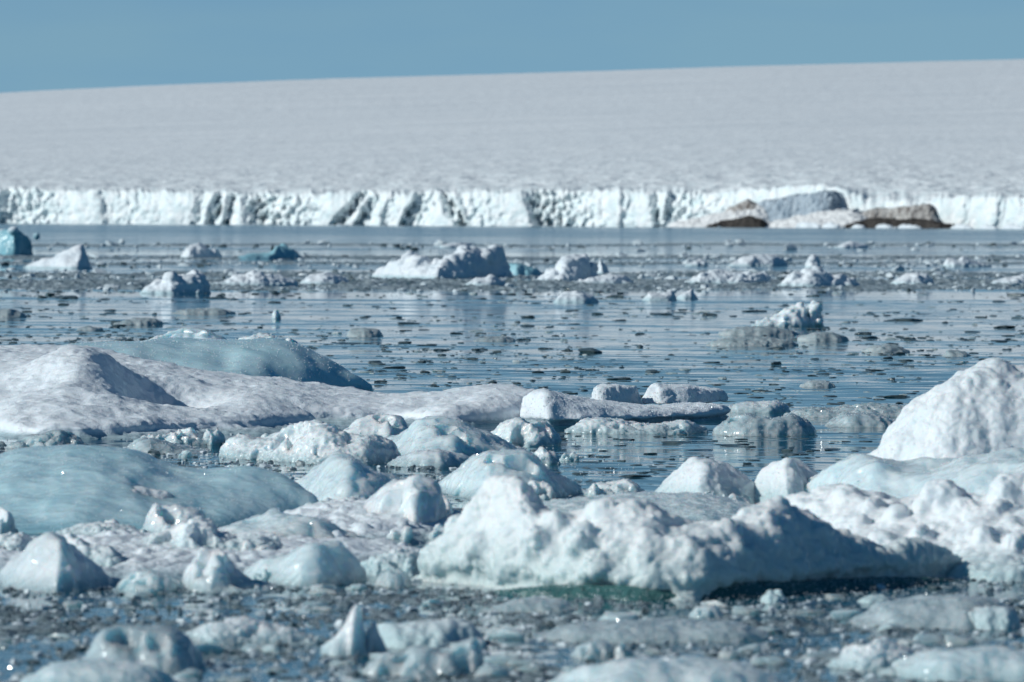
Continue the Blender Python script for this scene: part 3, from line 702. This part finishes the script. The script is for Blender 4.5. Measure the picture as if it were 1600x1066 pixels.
    C('dark translucent floe stretching right toward the tall iceberg', 'clear', 'chip', [(1225, 648), (1260, 636), (1300, 638), (1356, 631), (1400, 633), (1438, 638)], 652, 1.3, name='ice_floe', cat='ice floe')
    C('grey translucent ice hump between the dark floe and open water', 'clear', 'melt', [(1290, 664), (1320, 646), (1360, 645), (1405, 658)], 668, .9, name='ice_floe', cat='ice floe')
    C('low ragged white floe along the front of the thick block floe', 'white', 'chip', [(884, 672), (912, 657), (942, 652), (995, 661), (1025, 663), (1077, 657), (1104, 670)], 678, 1.0, name='ice_floe', cat='ice floe')
    # left blue berg and mounds in the middle
    C('large smooth turquoise iceberg lying at the left edge before the snow floe', 'blue', 'melt',
      [(-170, 730), (-60, 712), (0, 708), (20, 702), (101, 699), (169, 702), (209, 705), (223, 715), (250, 727), (280, 731), (324, 734), (371, 728), (405, 731), (439, 738), (472, 751), (500, 768), (519, 785)],
      [(-170, 832), (0, 832), (200, 832), (420, 822), (519, 796)], [(-170, 5), (0, 5), (300, 3.6), (450, 2.4), (519, 1)], pf=1.35, rf=.8, name='iceberg', cat='iceberg', k=2.2, facets=0, noise=((2.0, .08, 'fbm'), (.7, .035, 'fbm'), (.3, .014, 'ridge'), (.1, .004, 'fbm')))
    C('pale green ice mound right of the turquoise iceberg', 'pale', 'snow',
      [(458, 768), (470, 742), (500, 722), (530, 711), (550, 712), (580, 725), (610, 735), (640, 744), (660, 770)], [(458, 790), (560, 800), (660, 792)], 1.6, pf=1.8, rf=.55)
    C('smooth rounded white ice dome in front of the pale green mound', 'white', 'melt',
      [(560, 812), (580, 778), (594, 765), (624, 750), (650, 744), (669, 748), (687, 761), (702, 776), (716, 806)], [(560, 826), (640, 838), (716, 826)], 1.4, pf=2)
    C('smooth grey green ice ridge with flat top in the centre', 'pale', 'melt',
      [(684, 757), (710, 735), (740, 709), (762, 704), (819, 704), (830, 711), (852, 731), (882, 744), (907, 763)], [(684, 770), (790, 784), (907, 772)], 1.8, pf=1.5, rf=.6)
    C('small rough ice lump at the foot of the grey green ridge', 'white', 'chip', [(815, 764), (828, 752), (848, 750), (862, 762), (866, 774)], 782, .5)
    C('low crumbled snow floe left of the foreground iceberg', 'puff', 'crumb', [(452, 806), (480, 788), (520, 780), (556, 778), (590, 786), (610, 800)], 828, 1.8, pf=1.6, rf=.8, name='ice_floe', cat='ice floe')
    C('low ragged white ice piece on the edge of the open water, centre', 'white', 'chip', [(912, 772), (930, 757), (952, 756), (975, 749), (992, 757), (1006, 770)], 778, .8)
    C('white snowy mound left of centre right, bordering the open water', 'puff', 'snow', [(1028, 772), (1045, 750), (1067, 731), (1090, 718), (1124, 724), (1150, 735), (1180, 754), (1212, 772)], [(1028, 786), (1110, 792), (1212, 780)], 1.4, pf=2)
    C('second snowy mound right of the first, below the tall iceberg', 'puff', 'snow', [(1165, 764), (1180, 745), (1202, 724), (1225, 716), (1247, 727), (1270, 742), (1302, 764)], [(1165, 784), (1230, 792), (1302, 780)], 1.4, pf=2)
    C('flat blue green floe behind the foreground iceberg', 'pale', 'snow', [(790, 798), (850, 784), (940, 775), (1020, 770), (1100, 772), (1160, 782), (1200, 800)], 826, 3.2, pf=1.6, rf=.8, name='ice_floe', cat='ice floe')
    # tall berg at the right edge
    t = thing('iceberg', 'tall white iceberg with steep snowy flank cut by the right edge', 'iceberg', 1540, 790)
    ice('ice_foot', 'smooth pale green glazed foot', None, 'pale', 'melt',
        [(1236, 752), (1262, 728), (1307, 720), (1345, 711), (1375, 718), (1420, 726), (1480, 722), (1540, 712), (1600, 704), (1700, 696), (1790, 720)], [(1236, 776), (1350, 800), (1600, 812), (1790, 800)], [(1236, 1.4), (1400, 2.4), (1790, 3)],
        parent=t, pf=1.8, rf=.5, facets=0)
    ice('snow_cap', 'steep white snow hump', None, 'puff', 'snow',
        [(1300, 738), (1330, 720), (1356, 708), (1376, 698), (1394, 679), (1420, 652), (1450, 626), (1476, 607), (1484, 600), (1514, 585), (1536, 570), (1555, 564), (1581, 568), (1600, 572), (1650, 592), (1720, 640), (1770, 710)],
        [(1300, 780), (1480, 786), (1770, 786)], [(1300, 1.2), (1500, 2.4), (1770, 2.4)], parent=t, pf=2.2, rf=.55, floor=.02,
        noise=((1.0, .10, 'fbm'), (.4, .05, 'billow'), (.13, .018, 'fbm'), (.04, .006, 'fbm')))
    C('lumpy white snow floe on the right, in front of the tall iceberg', 'puff', 'puff',
      [(1120, 830), (1180, 800), (1250, 780), (1290, 766), (1322, 762), (1360, 770), (1400, 782), (1440, 772), (1476, 764), (1520, 770), (1574, 760), (1640, 755), (1720, 790)],
      [(1120, 880), (1300, 890), (1480, 905), (1600, 908), (1720, 905)], [(1120, 2.6), (1720, 3.2)], rf=.72, pf=1.35, name='ice_floe', cat='ice floe',
      lumps=((1322, 788, 30, .55), (1362, 800, 26, .5), (1288, 806, 26, .5), (1255, 800, 20, .6), (1476, 780, 34, .6), (1450, 800, 24, .55), (1510, 800, 26, .5), (1575, 775, 36, .55), (1610, 780, 40, .55), (1556, 805, 24, .45),
             (1400, 812, 22, .45), (1340, 830, 24, .35), (1440, 838, 24, .3), (1540, 842, 26, .25), (1380, 850, 20, .25), (1590, 850, 26, .2)), puffs=(8, 10, 18))
mid_ice()

# ------------------------------------------------------------------ foreground
LOW = ((.9, .06, 'fbm'), (.4, .05, 'billow'), (.15, .012, 'fbm'), (.06, .003, 'fbm'))
def near_ice():
    def C(label, m, style, pts, base, T, name='ice_chunk', cat='ice chunk', **kw):
        return ice(name, label, cat, m, style, pts, base, T, **kw)
    t = thing('iceberg', 'large lumpy white iceberg in the foreground, right side in blue shade', 'iceberg', 1080, 928)
    ice('snow_crust', None, None, 'crust', 'puff',
        [(632, 872), (650, 858), (679, 842), (689, 820), (716, 790), (743, 780), (770, 756), (787, 735), (804, 746), (821, 763), (832, 780), (842, 797), (858, 793), (878, 803), (891, 810), (905, 800), (939, 787), (979, 788),
         (1006, 784), (1026, 793), (1041, 808), (1080, 818), (1112, 816), (1150, 814), (1169, 788), (1195, 776), (1225, 784), (1250, 795), (1262, 812), (1285, 823), (1311, 835), (1334, 846), (1360, 852), (1394, 854), (1424, 845), (1455, 851), (1480, 862), (1500, 878), (1512, 900)],
        [(632, 878), (700, 905), (780, 925), (900, 936), (1000, 938), (1120, 938), (1180, 930), (1300, 920), (1400, 914), (1512, 906)],
        [(632, .8), (800, 1.8), (1000, 2.0), (1200, 1.6), (1512, 1.0)], parent=t, rf=.5, pf=2.2, under=.10, k=1.9,
        lumps=((800, 770, 26, .45), (760, 800, 28, .35), (720, 828, 26, .3), (870, 822, 26, .35), (940, 812, 30, .4), (990, 812, 30, .4), (1020, 830, 26, .3), (905, 845, 30, .22), (840, 850, 30, .2),
               (1068, 858, 28, .18), (1085, 880, 22, .12), (1150, 868, 22, .14), (1135, 838, 28, .3), (1180, 812, 26, .35), (1215, 806, 30, .4), (760, 860, 34, .18), (690, 866, 24, .2), (1010, 880, 26, .14), (930, 888, 28, .12)),
        noise=((.7, .07, 'fbm'), (.28, .055, 'billow'), (.10, .018, 'billow'), (.035, .006, 'fbm')))
    ice('ice_foot', 'dark green wet ice foot at the waterline', None, 'foot', 'melt',
        [(770, 924), (850, 915), (1000, 912), (1180, 908), (1300, 902), (1440, 900), (1505, 907)], [(770, 929), (900, 938), (1120, 941), (1300, 922), (1505, 908)],
        [(770, .5), (1000, .7), (1505, .4)], parent=t, pf=3, rf=.4)
    C('broad low snowy floe carrying the heap of chunks at the lower left', 'snow', 'crumb',
      [(-120, 850), (0, 842), (120, 838), (240, 836), (340, 838), (450, 836), (540, 838), (640, 850), (690, 872)], [(-120, 912), (300, 914), (560, 908), (690, 900)], [(-120, 5), (560, 5), (690, 3)], pf=1.5, rf=.85, name='ice_floe', cat='ice floe', puffs=(40, 6, 20), k=2.4, facets=0, noise=LOW)
    C('low wet white floe between the turquoise iceberg and the pale dome', 'snow', 'crumb', [(420, 812), (500, 790), (560, 786), (640, 792), (720, 800)], [(420, 846), (720, 852)], 3.0, pf=1.5, rf=.85, name='ice_floe', cat='ice floe', facets=0, noise=LOW, puffs=(20, 6, 18))
    # left foreground
    C('pyramid shaped frosted ice chunk at the lower left', 'white', 'snow',
      [(2, 898), (27, 864), (51, 847), (81, 832), (98, 837), (111, 857), (132, 881), (162, 901), (184, 918)], [(2, 908), (90, 927), (184, 920)], 1.1, pf=1.7, rf=.55)
    C('lumpy white ice chunk leaning behind the lower left pyramid', 'puff', 'puff', [(92, 848), (104, 835), (121, 840), (135, 850), (165, 851), (177, 864), (196, 878), (204, 896)], [(92, 895), (204, 900)], .8, puffs=(8, 6, 14))
    C('soft white snow block on the front of the turquoise iceberg', 'puff', 'snow', [(103, 812), (125, 781), (155, 763), (182, 768), (219, 761), (262, 765), (277, 778), (282, 808)], [(103, 822), (282, 822)], .9, pf=2.4)
    C('angular white ice wedge right of the soft snow block', 'white', 'melt', [(222, 826), (236, 798), (250, 783), (272, 785), (310, 798), (322, 816)], 838, .8, pf=2)
    C('white ice piece cut by the left edge above the pyramid', 'puff', 'melt', [(-40, 840), (-20, 800), (0, 792), (14, 800), (24, 830)], 846, .7)
    C('long crumbly snow ridge with a small cube on top, lower left', 'puff', 'crumb',
      [(192, 862), (236, 843), (270, 829), (298, 820), (302, 814), (335, 814), (342, 832), (371, 842), (405, 839), (436, 845), (446, 862)], 880, 1.1, pf=2, puffs=(16, 4, 10))
    C('smooth blue grey ice slab with a knob, left of the foreground iceberg', 'pale', 'melt',
      [(330, 832), (371, 813), (410, 808), (418, 801), (432, 796), (446, 803), (493, 812), (540, 825), (585, 842)], [(330, 862), (585, 866)], 1.4, pf=1.5, rf=.7)
    C('upright pale ice block with flat top, lower left centre', 'white', 'melt', [(286, 918), (297, 891), (317, 854), (337, 856), (358, 864), (371, 888), (392, 908), (430, 916)], [(286, 926), (430, 926)], .8, pf=2.4)
    C('rounded grey ice mound between the upright block and the foreground iceberg', 'pale', 'snow', [(390, 884), (439, 868), (472, 854), (500, 846), (528, 850), (556, 874), (570, 900)], [(390, 905), (480, 918), (570, 912)], .9, pf=1.8)
    C('crumbly white patch at the left foot of the foreground iceberg', 'puff', 'crumb', [(556, 886), (590, 868), (620, 858), (650, 862), (672, 884)], 900, .8, puffs=(10, 4, 9))
    C('crumbled white snow heap left of the pyramid chunk gap, below the wedge', 'puff', 'crumb', [(60, 842), (100, 826), (150, 816), (200, 822), (240, 836), (262, 848)], 862, 1.2, pf=1.7, puffs=(16, 4, 10), rf=.7)
    C('low wet snow heap on the far left behind the pyramid', 'puff', 'crumb', [(-40, 860), (0, 838), (30, 834), (60, 846)], 880, 1.0, puffs=(8, 4, 9))
    C('clear blue low ice slab right of the lower left pyramid', 'pale', 'melt', [(178, 918), (200, 896), (235, 890), (268, 900), (290, 918)], 926, .8)
    # small lumps heaped between the larger chunks
    rng = np.random.RandomState(5)
    spots = [(rng.uniform(-20, 650), rng.uniform(836, 912)) for _ in range(30)] + [(rng.uniform(430, 720), rng.uniform(790, 850)) for _ in range(8)] + \
            [(rng.uniform(900, 1330), rng.uniform(768, 800)) for _ in range(9)] + [(rng.uniform(200, 900), rng.uniform(690, 728)) for _ in range(8)]
    for cx, b in spots:
        w_ = rng.uniform(22, 62); h_ = w_ * rng.uniform(.38, .65) + 6
        pts = [(cx - w_ / 2, b - .25 * h_)] + [(cx + w_ * (q - .5), b - h_ * rng.uniform(.6, 1.0)) for q in (.2, .4, .6, .8)] + [(cx + w_ / 2, b - .25 * h_)]
        ice('ice_lump', 'small rough ice lump wedged between the larger chunks of the foreground and middle heap', 'ice lump', ('puff', 'white', 'white', 'pale')[rng.randint(4)],
            ('chip', 'crumb', 'chip')[rng.randint(3)], pts, b, w_ * .006, group='small ice lumps between the larger chunks', k=1.8)
    # pieces standing in the slush
    C('upright smooth ice stub standing in the slush, bottom centre left', 'white', 'melt', [(504, 1020), (534, 985), (551, 951), (561, 942), (584, 942), (584, 965), (580, 1000), (578, 1022)], 1026, .45, pf=3, facets=0, noise=((.3, .02, 'fbm'), (.1, .008, 'fbm')))
    C('white ice slab right of the upright stub', 'puff', 'snow', [(584, 996), (592, 975), (630, 974), (662, 971), (702, 965), (738, 973), (752, 994)], 1013, .7)
    C('grey glassy ice slab below the white slab, bottom centre', 'clear', 'chip', [(574, 1052), (601, 1023), (652, 1014), (719, 1008), (746, 996), (754, 1012), (758, 1048)], 1060, .7)
    C('big smooth white slab cut by the bottom edge', 'pale', 'snow', [(850, 1072), (905, 1043), (972, 1031), (1040, 1029), (1112, 1033), (1187, 1046), (1250, 1074)], 1098, 1.1, pf=2, rf=.6, name='ice_floe', cat='ice floe')
    C('smooth white slab cut by the bottom left edge', 'pale', 'snow', [(36, 1062), (84, 1037), (169, 1033), (236, 1041), (280, 1068)], 1084, .9, name='ice_floe', cat='ice floe')
    C('grey block of glassy ice at the bottom left', 'clear', 'melt', [(140, 1016), (162, 983), (202, 979), (270, 983), (300, 1004), (324, 1040)], 1052, .8)
    C('low frosted white ridge in the slush, left of the upright stub', 'white', 'crumb', [(280, 996), (324, 976), (381, 965), (405, 972), (456, 982), (512, 998)], 1008, .6, puffs=(10, 4, 9))
    C('dull translucent slab in front of the shaded side of the foreground iceberg', 'clear', 'snow', [(1330, 968), (1375, 944), (1450, 932), (1525, 931), (1570, 942), (1585, 962)], 982, 1.0, name='ice_floe', cat='ice floe')
    C('bright white ice lump on the slush near the right edge', 'puff', 'puff', [(1508, 968), (1516, 952), (1544, 948), (1574, 948), (1592, 962), (1594, 976)], 984, .5)
    C('long flat grey slab in the slush below the foreground iceberg', 'clear', 'snow', [(842, 992), (888, 976), (960, 971), (1050, 970), (1150, 972), (1196, 988)], 1004, .9, name='ice_floe', cat='ice floe')
    C('sparkling crumbly ice heap at the lower right', 'white', 'crumb', [(1300, 1032), (1337, 1004), (1375, 999), (1412, 1010), (1450, 1030)], 1048, .6, puffs=(14, 4, 10))
    C('pale blue flat slab right of the sparkling heap', 'pale', 'snow', [(1400, 1036), (1460, 1018), (1540, 1013), (1640, 1020), (1700, 1040)], 1066, 1.0, name='ice_floe', cat='ice floe')
    C('flat grey floe just below the middle of the foreground iceberg', 'clear', 'snow', [(766, 952), (800, 939), (840, 934), (880, 938), (905, 950)], 957, .6, name='ice_floe', cat='ice floe')
    C('small rounded white ice ball in the slush below the shaded berg', 'white', 'melt', [(1080, 960), (1092, 948), (1112, 946), (1126, 956)], 967, .25)
    C('small white crumb heap at the foot of the foreground iceberg shadow', 'puff', 'crumb', [(1190, 935), (1204, 922), (1218, 920), (1228, 936)], 944, .3)
    C('white ice strip below the dark shaded foot of the iceberg', 'puff', 'crumb', [(1340, 938), (1360, 930), (1382, 930), (1396, 938)], 943, .3)
    C('rounded grey ice piece right of the white slab, bottom centre', 'clear', 'melt', [(896, 1022), (910, 1005), (935, 998), (955, 1005), (962, 1022)], 1030, .35)
    C('small grey ice cone beside the rounded grey piece', 'clear', 'melt', [(958, 1024), (968, 1004), (976, 1003), (988, 1022)], 1030, .25)
    C('small rounded ice lump in the slush left of the foreground iceberg', 'clear', 'melt', [(588, 908), (602, 890), (625, 888), (640, 902), (644, 912)], 918, .4)
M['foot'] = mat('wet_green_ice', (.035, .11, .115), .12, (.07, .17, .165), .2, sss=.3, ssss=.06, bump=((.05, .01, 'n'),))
near_ice()

# ------------------------------------------------------------------ loose brash: the largest pieces one by one, the rest as stuff
def ico(sub):
    import bmesh
    bm = bmesh.new(); bmesh.ops.create_icosphere(bm, subdivisions=sub, radius=1)
    bm.verts.ensure_lookup_table()
    V = np.array([v.co[:] for v in bm.verts]); Fc = np.array([[v.index for v in f.verts] for f in bm.faces]); bm.free()
    return V, Fc
IV2, IF2 = ico(2); IV1, IF1 = ico(3)
def shape(V, seed, flat):
    r = np.random.RandomState(seed)
    d = 1 + .55 * fbm(V + seed * 3.1, .9, 2, seed=seed) + .18 * fbm(V + seed, .35, 2, seed=seed)
    P = V * d[:, None]
    for _ in range(5):        # flat breaks
        nrm = r.normal(size=3); nrm /= np.linalg.norm(nrm); lim = r.uniform(.5, .85)
        o = P @ nrm - lim; P = P - np.maximum(o, 0)[:, None] * nrm[None]
    P[:, 2] *= flat
    return P
TPL = [shape(IV2, 100 + i, 1.0) for i in range(14)]
BIG = [shape(IV1, 300 + i, 1.0) for i in range(10)]

def scatter(rng, n, px0, px1, py0, py1, wlog, hfrac, accept):
    """pieces on the water: list of (x, y, half width, half height, yaw)"""
    px = rng.uniform(px0, px1, n); py = rng.uniform(py0, py1, n)
    x, y = on_water(px, py)
    wpx = np.exp(rng.normal(wlog[0], wlog[1], n))
    ok = accept(px, py, x, y, rng)
    half = wpx * .5 * y / FPX
    hh = half * np.exp(rng.normal(math.log(hfrac), .3, n))
    return np.stack([x, y, half, hh, rng.uniform(0, 6.28, n), wpx], 1)[ok]

def stuff(name, label_m, items, seed):
    rng = np.random.RandomState(seed); Vs = []; Fs = []; o = 0
    for (x, y, a, h, yaw, _) in items:
        P = TPL[rng.randint(len(TPL))]
        c, s = math.cos(yaw), math.sin(yaw); asp = rng.uniform(.35, .9)
        ax, ay = P[:, 0] * a, P[:, 1] * a * asp
        Vs.append(np.stack([ax * c - ay * s + x, ax * s + ay * c + y, P[:, 2] * h + h * rng.uniform(-.1, .35)], 1))
        Fs.append(IF2 + o); o += len(P)
    me = mesh_from(name, np.concatenate(Vs), np.concatenate(Fs), False)
    return tag(link(name, me, M[label_m]), kind='stuff')

TEMPLATES = {}
def singles(items, kind, label, cat, group, m, seed):
    rng = np.random.RandomState(seed)
    if m not in TEMPLATES:
        TEMPLATES[m] = []
        for i, P in enumerate(BIG):
            me = mesh_from(kind, P, IF1, False); me.materials.append(M[m]); TEMPLATES[m].append(me)
    src = None
    for (x, y, a, h, yaw, _) in items:
        me = TEMPLATES[m][rng.randint(len(BIG))]
        if src is None:
            o = src = bpy.data.objects.new(kind, me)
        else:
            o = src.copy(); o.data = me
        S.collection.objects.link(o)
        o.location = (x, y, h * rng.uniform(.0, .4)); o.rotation_euler = (0, 0, yaw); o.scale = (a, a * rng.uniform(.5, .9), h)
        tag(o, label, cat, group)

def split_big(items, n):
    i = np.argsort(-items[:, 5]); return items[i[:n]], items[i[n:]]

def cl(x, y, s, seed):
    return fbm(np.stack([x / s[0], y / s[1], 0 * x], 1), 1.0, 3, seed=seed)

def clear_of_floes(px, py):
    lim = np.interp(px, [-200, 300, 560, 690, 760, 900, 1150, 1500, 1520, 1760], [914, 916, 910, 902, 926, 938, 940, 910, 906, 908])
    return py > lim

def brash():
    rng = np.random.RandomState(42)
    # flat dark pieces on the open water
    def acc(px, py, x, y, r):
        n = cl(px, py, (200, 9), 3) + .5 * cl(px, py, (500, 50), 4)
        return n > r.uniform(-.28, .34, len(px))
    it = scatter(rng, 11500, -150, 1750, 450, 640, (2.05, .66), .15, acc)
    it = it[it[:, 5] < 52]
    big, small = split_big(it, 150)
    singles(big, 'ice_fragment', 'flat dark grey ice fragment floating on the open water behind the floes', 'ice fragment', 'dark ice fragments on the open water', 'dark', 1)
    stuff('small_dark_ice', 'dark', small[::8], 2); m8 = np.arange(len(small)) % 8
    stuff('small_dark_ice', 'dark', small[(m8 > 0) & (m8 < 6)], 15); stuff('brash_ice', 'dull', small[m8 >= 6], 16)
    # open water in the middle right
    it = scatter(rng, 520, 860, 1420, 676, 766, (2.5, .6), .09, lambda px, py, x, y, r: (cl(px, py, (90, 14), 5) > r.uniform(-.4, .4, len(px))))
    stuff('small_dark_ice', 'dark', it, 3)
    # far brash bands
    def band(px, py, x, y, r):
        e = 4.5 * cl(px, px * 0, (260, 1), 8)
        d = np.zeros_like(px)
        for c0, wd, g in ((384, 3, .7), (390, 3, .3), (404, 5, .7), (413, 5, .6), (432, 8, 1.0), (444, 8, 1.0), (452, 4, .7)):
            d = np.maximum(d, g * np.exp(-((py - e - c0) / wd) ** 2))
        return (d * (.75 + .9 * cl(px, py, (160, 16), 9)) > r.uniform(.05, .9, len(px)))
    it = scatter(rng, 9000, -150, 1750, 376, 464, (1.95, .5), .42, band)
    big, small = split_big(it, 110)
    singles(big, 'ice_chunk', 'small white ice chunk in the brash bands below the glacier front', 'ice chunk', 'white chunks in the far brash bands', 'brash', 4)
    h = rng.uniform(size=len(small)) < .75
    stuff('brash_ice', 'brash', small[h], 5); stuff('small_dark_ice', 'dark', small[~h], 6)
    pxs = np.arange(-80, 1680, 2.2); ys = np.concatenate([np.arange(205, 300, .3), np.arange(300, 760, .45)])
    gp, gy = np.meshgrid(pxs, ys, indexing='ij'); X = (gp - 800) / FPX * gy; x1, y1 = X.ravel(), gy.ravel()
    py = HORIZON + ROLL * (gp.ravel() - 800) + FPX * CAMH / y1
    e = 4.5 * cl(gp.ravel(), 0 * x1, (260, 1), 8); d = np.zeros_like(py)
    for c0, wd, g in ((383, 2.2, .8), (390, 2, .3), (403, 4, .8), (412, 4, .7), (430, 6, .8), (443, 7, 1.0), (451, 4, .8)):
        d = np.maximum(d, g * np.exp(-((py - e - c0) / wd) ** 2))
    P = np.stack([x1, y1, 0 * x1], 1)
    z = .20 * (d - .74) + .16 * fbm(P * (.22, .12, 1), 1.0, 3, seed=21) + (.07 + .07 * d) * fbm(P, .45, 2, 'billow', seed=22) + .03 * fbm(P, .2, 1, seed=23)
    z = np.where(d < .05, -1, z); ny = len(ys)
    i = (np.arange(len(pxs) - 1)[:, None] * ny + np.arange(ny - 1)[None, :]).ravel(); Q = np.stack([i, i + ny, i + ny + 1, i + 1], 1)
    Q = Q[(z[Q] > .0).any(1)]; P[:, 2] = np.maximum(z, -.06); u, inv = np.unique(Q, return_inverse=True)
    tag(link('brash_ice', mesh_from('brash_ice', P[u], inv.reshape(-1, 4)), M['farbrash']), kind='stuff')
    # base of the glacier
    it = scatter(rng, 500, -100, 1700, 349.2, 359.5, (1.7, .5), .5, lambda px, py, x, y, r: (y < front_y(px) - 8) & (y > front_y(px) - 90 - 200 * r.uniform(size=len(px)) ** 3))
    stuff('brash_ice', 'brash', it, 7)
    # crumbs in the gaps between the floes
    it = scatter(rng, 2600, -100, 1000, 678, 760, (2.0, .55), .42, lambda px, py, x, y, r: (cl(px, py, (120, 22), 11) > r.uniform(-.3, .5, len(px))) & (px + (py-678)*2 < 900))
    stuff('brash_ice', 'brash', it[::2], 8); stuff('brash_ice', 'slush', it[1::2], 9)
    # slush film: a rough skin of wet ice grains that comes up through the water in patches
    def film(name, x0, x1, y0, y1, st, amp, bias, seed, m):
        nx, ny = int((x1 - x0) / st), int((y1 - y0) / st)
        gx, gy = np.meshgrid(np.linspace(x0, x1, nx), np.linspace(y0, y1, ny), indexing='ij')
        P = np.stack([gx.ravel(), gy.ravel(), 0 * gx.ravel()], 1)
        z = amp * (.9 * fbm(P * (.6, 1, 1), 1.1, 3, seed=seed) + .8 * fbm(P, .16, 3, 'billow', seed=seed + 1) + .35 * fbm(P, .05, 1, seed=seed + 2)) + bias
        e = np.minimum(np.minimum(P[:, 0] - x0, x1 - P[:, 0]) / .8, np.minimum(P[:, 1] - y0, y1 - P[:, 1]) / .8)
        z = z - amp * 1.6 * np.clip(1 - e, 0, 1)
        if y0 < 40: z = np.where(clear_of_floes(800 + P[:, 0] / P[:, 1] * FPX, HORIZON + ROLL * P[:, 0] / P[:, 1] * FPX + FPX * CAMH / P[:, 1]), z, -.05)
        i = (np.arange(nx - 1)[:, None] * ny + np.arange(ny - 1)[None, :]).ravel()
        Q = np.stack([i, i + ny, i + ny + 1, i + 1], 1)
        Q = Q[(z[Q] > -.006).any(1)]
        u, inv = np.unique(Q, return_inverse=True)
        P[:, 2] = z
        tag(link(name, mesh_from(name, P[u], inv.reshape(-1, 4)), M[m]), kind='stuff')
    film('slush', -5.2, 5.2, 31.0, 45.5, .027, .060, -.019, 5, 'grease')
    film('slush', -6.8, 2.0, 52, 66, .045, .032, -.012, 6, 'grease')
    # slush in the foreground
    def sl(px, py, x, y, r): return (cl(px, py, (150, 24), 13) > r.uniform(-.7, .45, len(px))) & clear_of_floes(px, py + 2)
    it = scatter(rng, 8000, -150, 1750, 880, 1120, (2.35, .62), .42, sl)
    big, small = split_big(it[it[:, 5] < 110], 150)
    big[:, 2] *= 1.5; hb = rng.uniform(size=len(big)) < .5
    singles(big[hb], 'ice_chunk', 'white crumb of ice floating in the foreground slush', 'ice chunk', 'white crumbs in the foreground slush', 'white', 10)
    singles(big[~hb], 'ice_chunk', 'glassy grey crumb of ice floating in the foreground slush', 'ice chunk', 'grey crumbs in the foreground slush', 'clear', 11)
    h = rng.uniform(size=len(small))
    stuff('slush', 'brash', small[h < .42], 12); stuff('slush', 'slush', small[(h >= .42) & (h < .93)], 13); stuff('slush', 'dark', small[h >= .93], 14)
brash()

# ------------------------------------------------------------------ wet ice grains: tiny facets that catch the sun
def grains():
    rng = np.random.RandomState(77)
    m = bpy.data.materials.new('ice_grains'); m.use_nodes = True
    p = m.node_tree.nodes['Principled BSDF']; p.inputs['Base Color'].default_value = (.80, .84, .86, 1); p.inputs['Roughness'].default_value = .10; p.inputs['IOR'].default_value = 1.5
    px = rng.uniform(-80, 1680, 30000); py = rng.uniform(690, 1110, 30000) ** 1.0
    keep = (py > 880) | ((px < 1000) & (rng.uniform(size=len(px)) < .25))
    x, y = on_water(px[keep], py[keep])
    P = [np.stack([x, y, rng.uniform(.0, .05, len(x))], 1)]
    for o in list(S.collection.objects):
        if o.type == 'MESH' and o.get('kind') is None and o.data.users == 1 and len(o.data.vertices) > 1500:
            loc = np.array((o.matrix_basis if o.parent is None else o.parent.matrix_basis @ o.matrix_basis).translation)
            if 30 < loc[1] < 95:
                V = np.zeros(len(o.data.vertices) * 3, np.float32); o.data.vertices.foreach_get('co', V); V = V.reshape(-1, 3) + loc
                V = V[V[:, 2] > .01]
                n = int(min(2500, len(V) // 25)); n = 1200 if o.name == 'snow_floe' and o.type == 'MESH' else n; P.append(V[rng.randint(len(V), size=n)])
    P = np.concatenate(P); n = len(P)
    O = np.array([(1,0,0),(-1,0,0),(0,1,0),(0,-1,0),(0,0,1),(0,0,-1)], float); T = np.array([(0,2,4),(2,1,4),(1,3,4),(3,0,4),(2,0,5),(1,2,5),(3,1,5),(0,3,5)])
    q = rng.normal(size=(n, 4)); q /= np.linalg.norm(q, axis=1)[:, None]; w_, a, b, c = q.T
    Rm = np.stack([np.stack([1-2*(b*b+c*c), 2*(a*b-c*w_), 2*(a*c+b*w_)], 1), np.stack([2*(a*b+c*w_), 1-2*(a*a+c*c), 2*(b*c-a*w_)], 1), np.stack([2*(a*c-b*w_), 2*(b*c+a*w_), 1-2*(a*a+b*b)], 1)], 1)
    sz = rng.uniform(.002, .007, n) * (P[:, 1] / 40)
    V = np.einsum('nij,kj->nki', Rm, O) * sz[:, None, None] + P[:, None, :]
    F = T[None] + 6 * np.arange(n)[:, None, None]
    tag(link('ice_grains', mesh_from('ice_grains', V.reshape(-1, 3), F.reshape(-1, 3), False), m), kind='stuff')
grains()
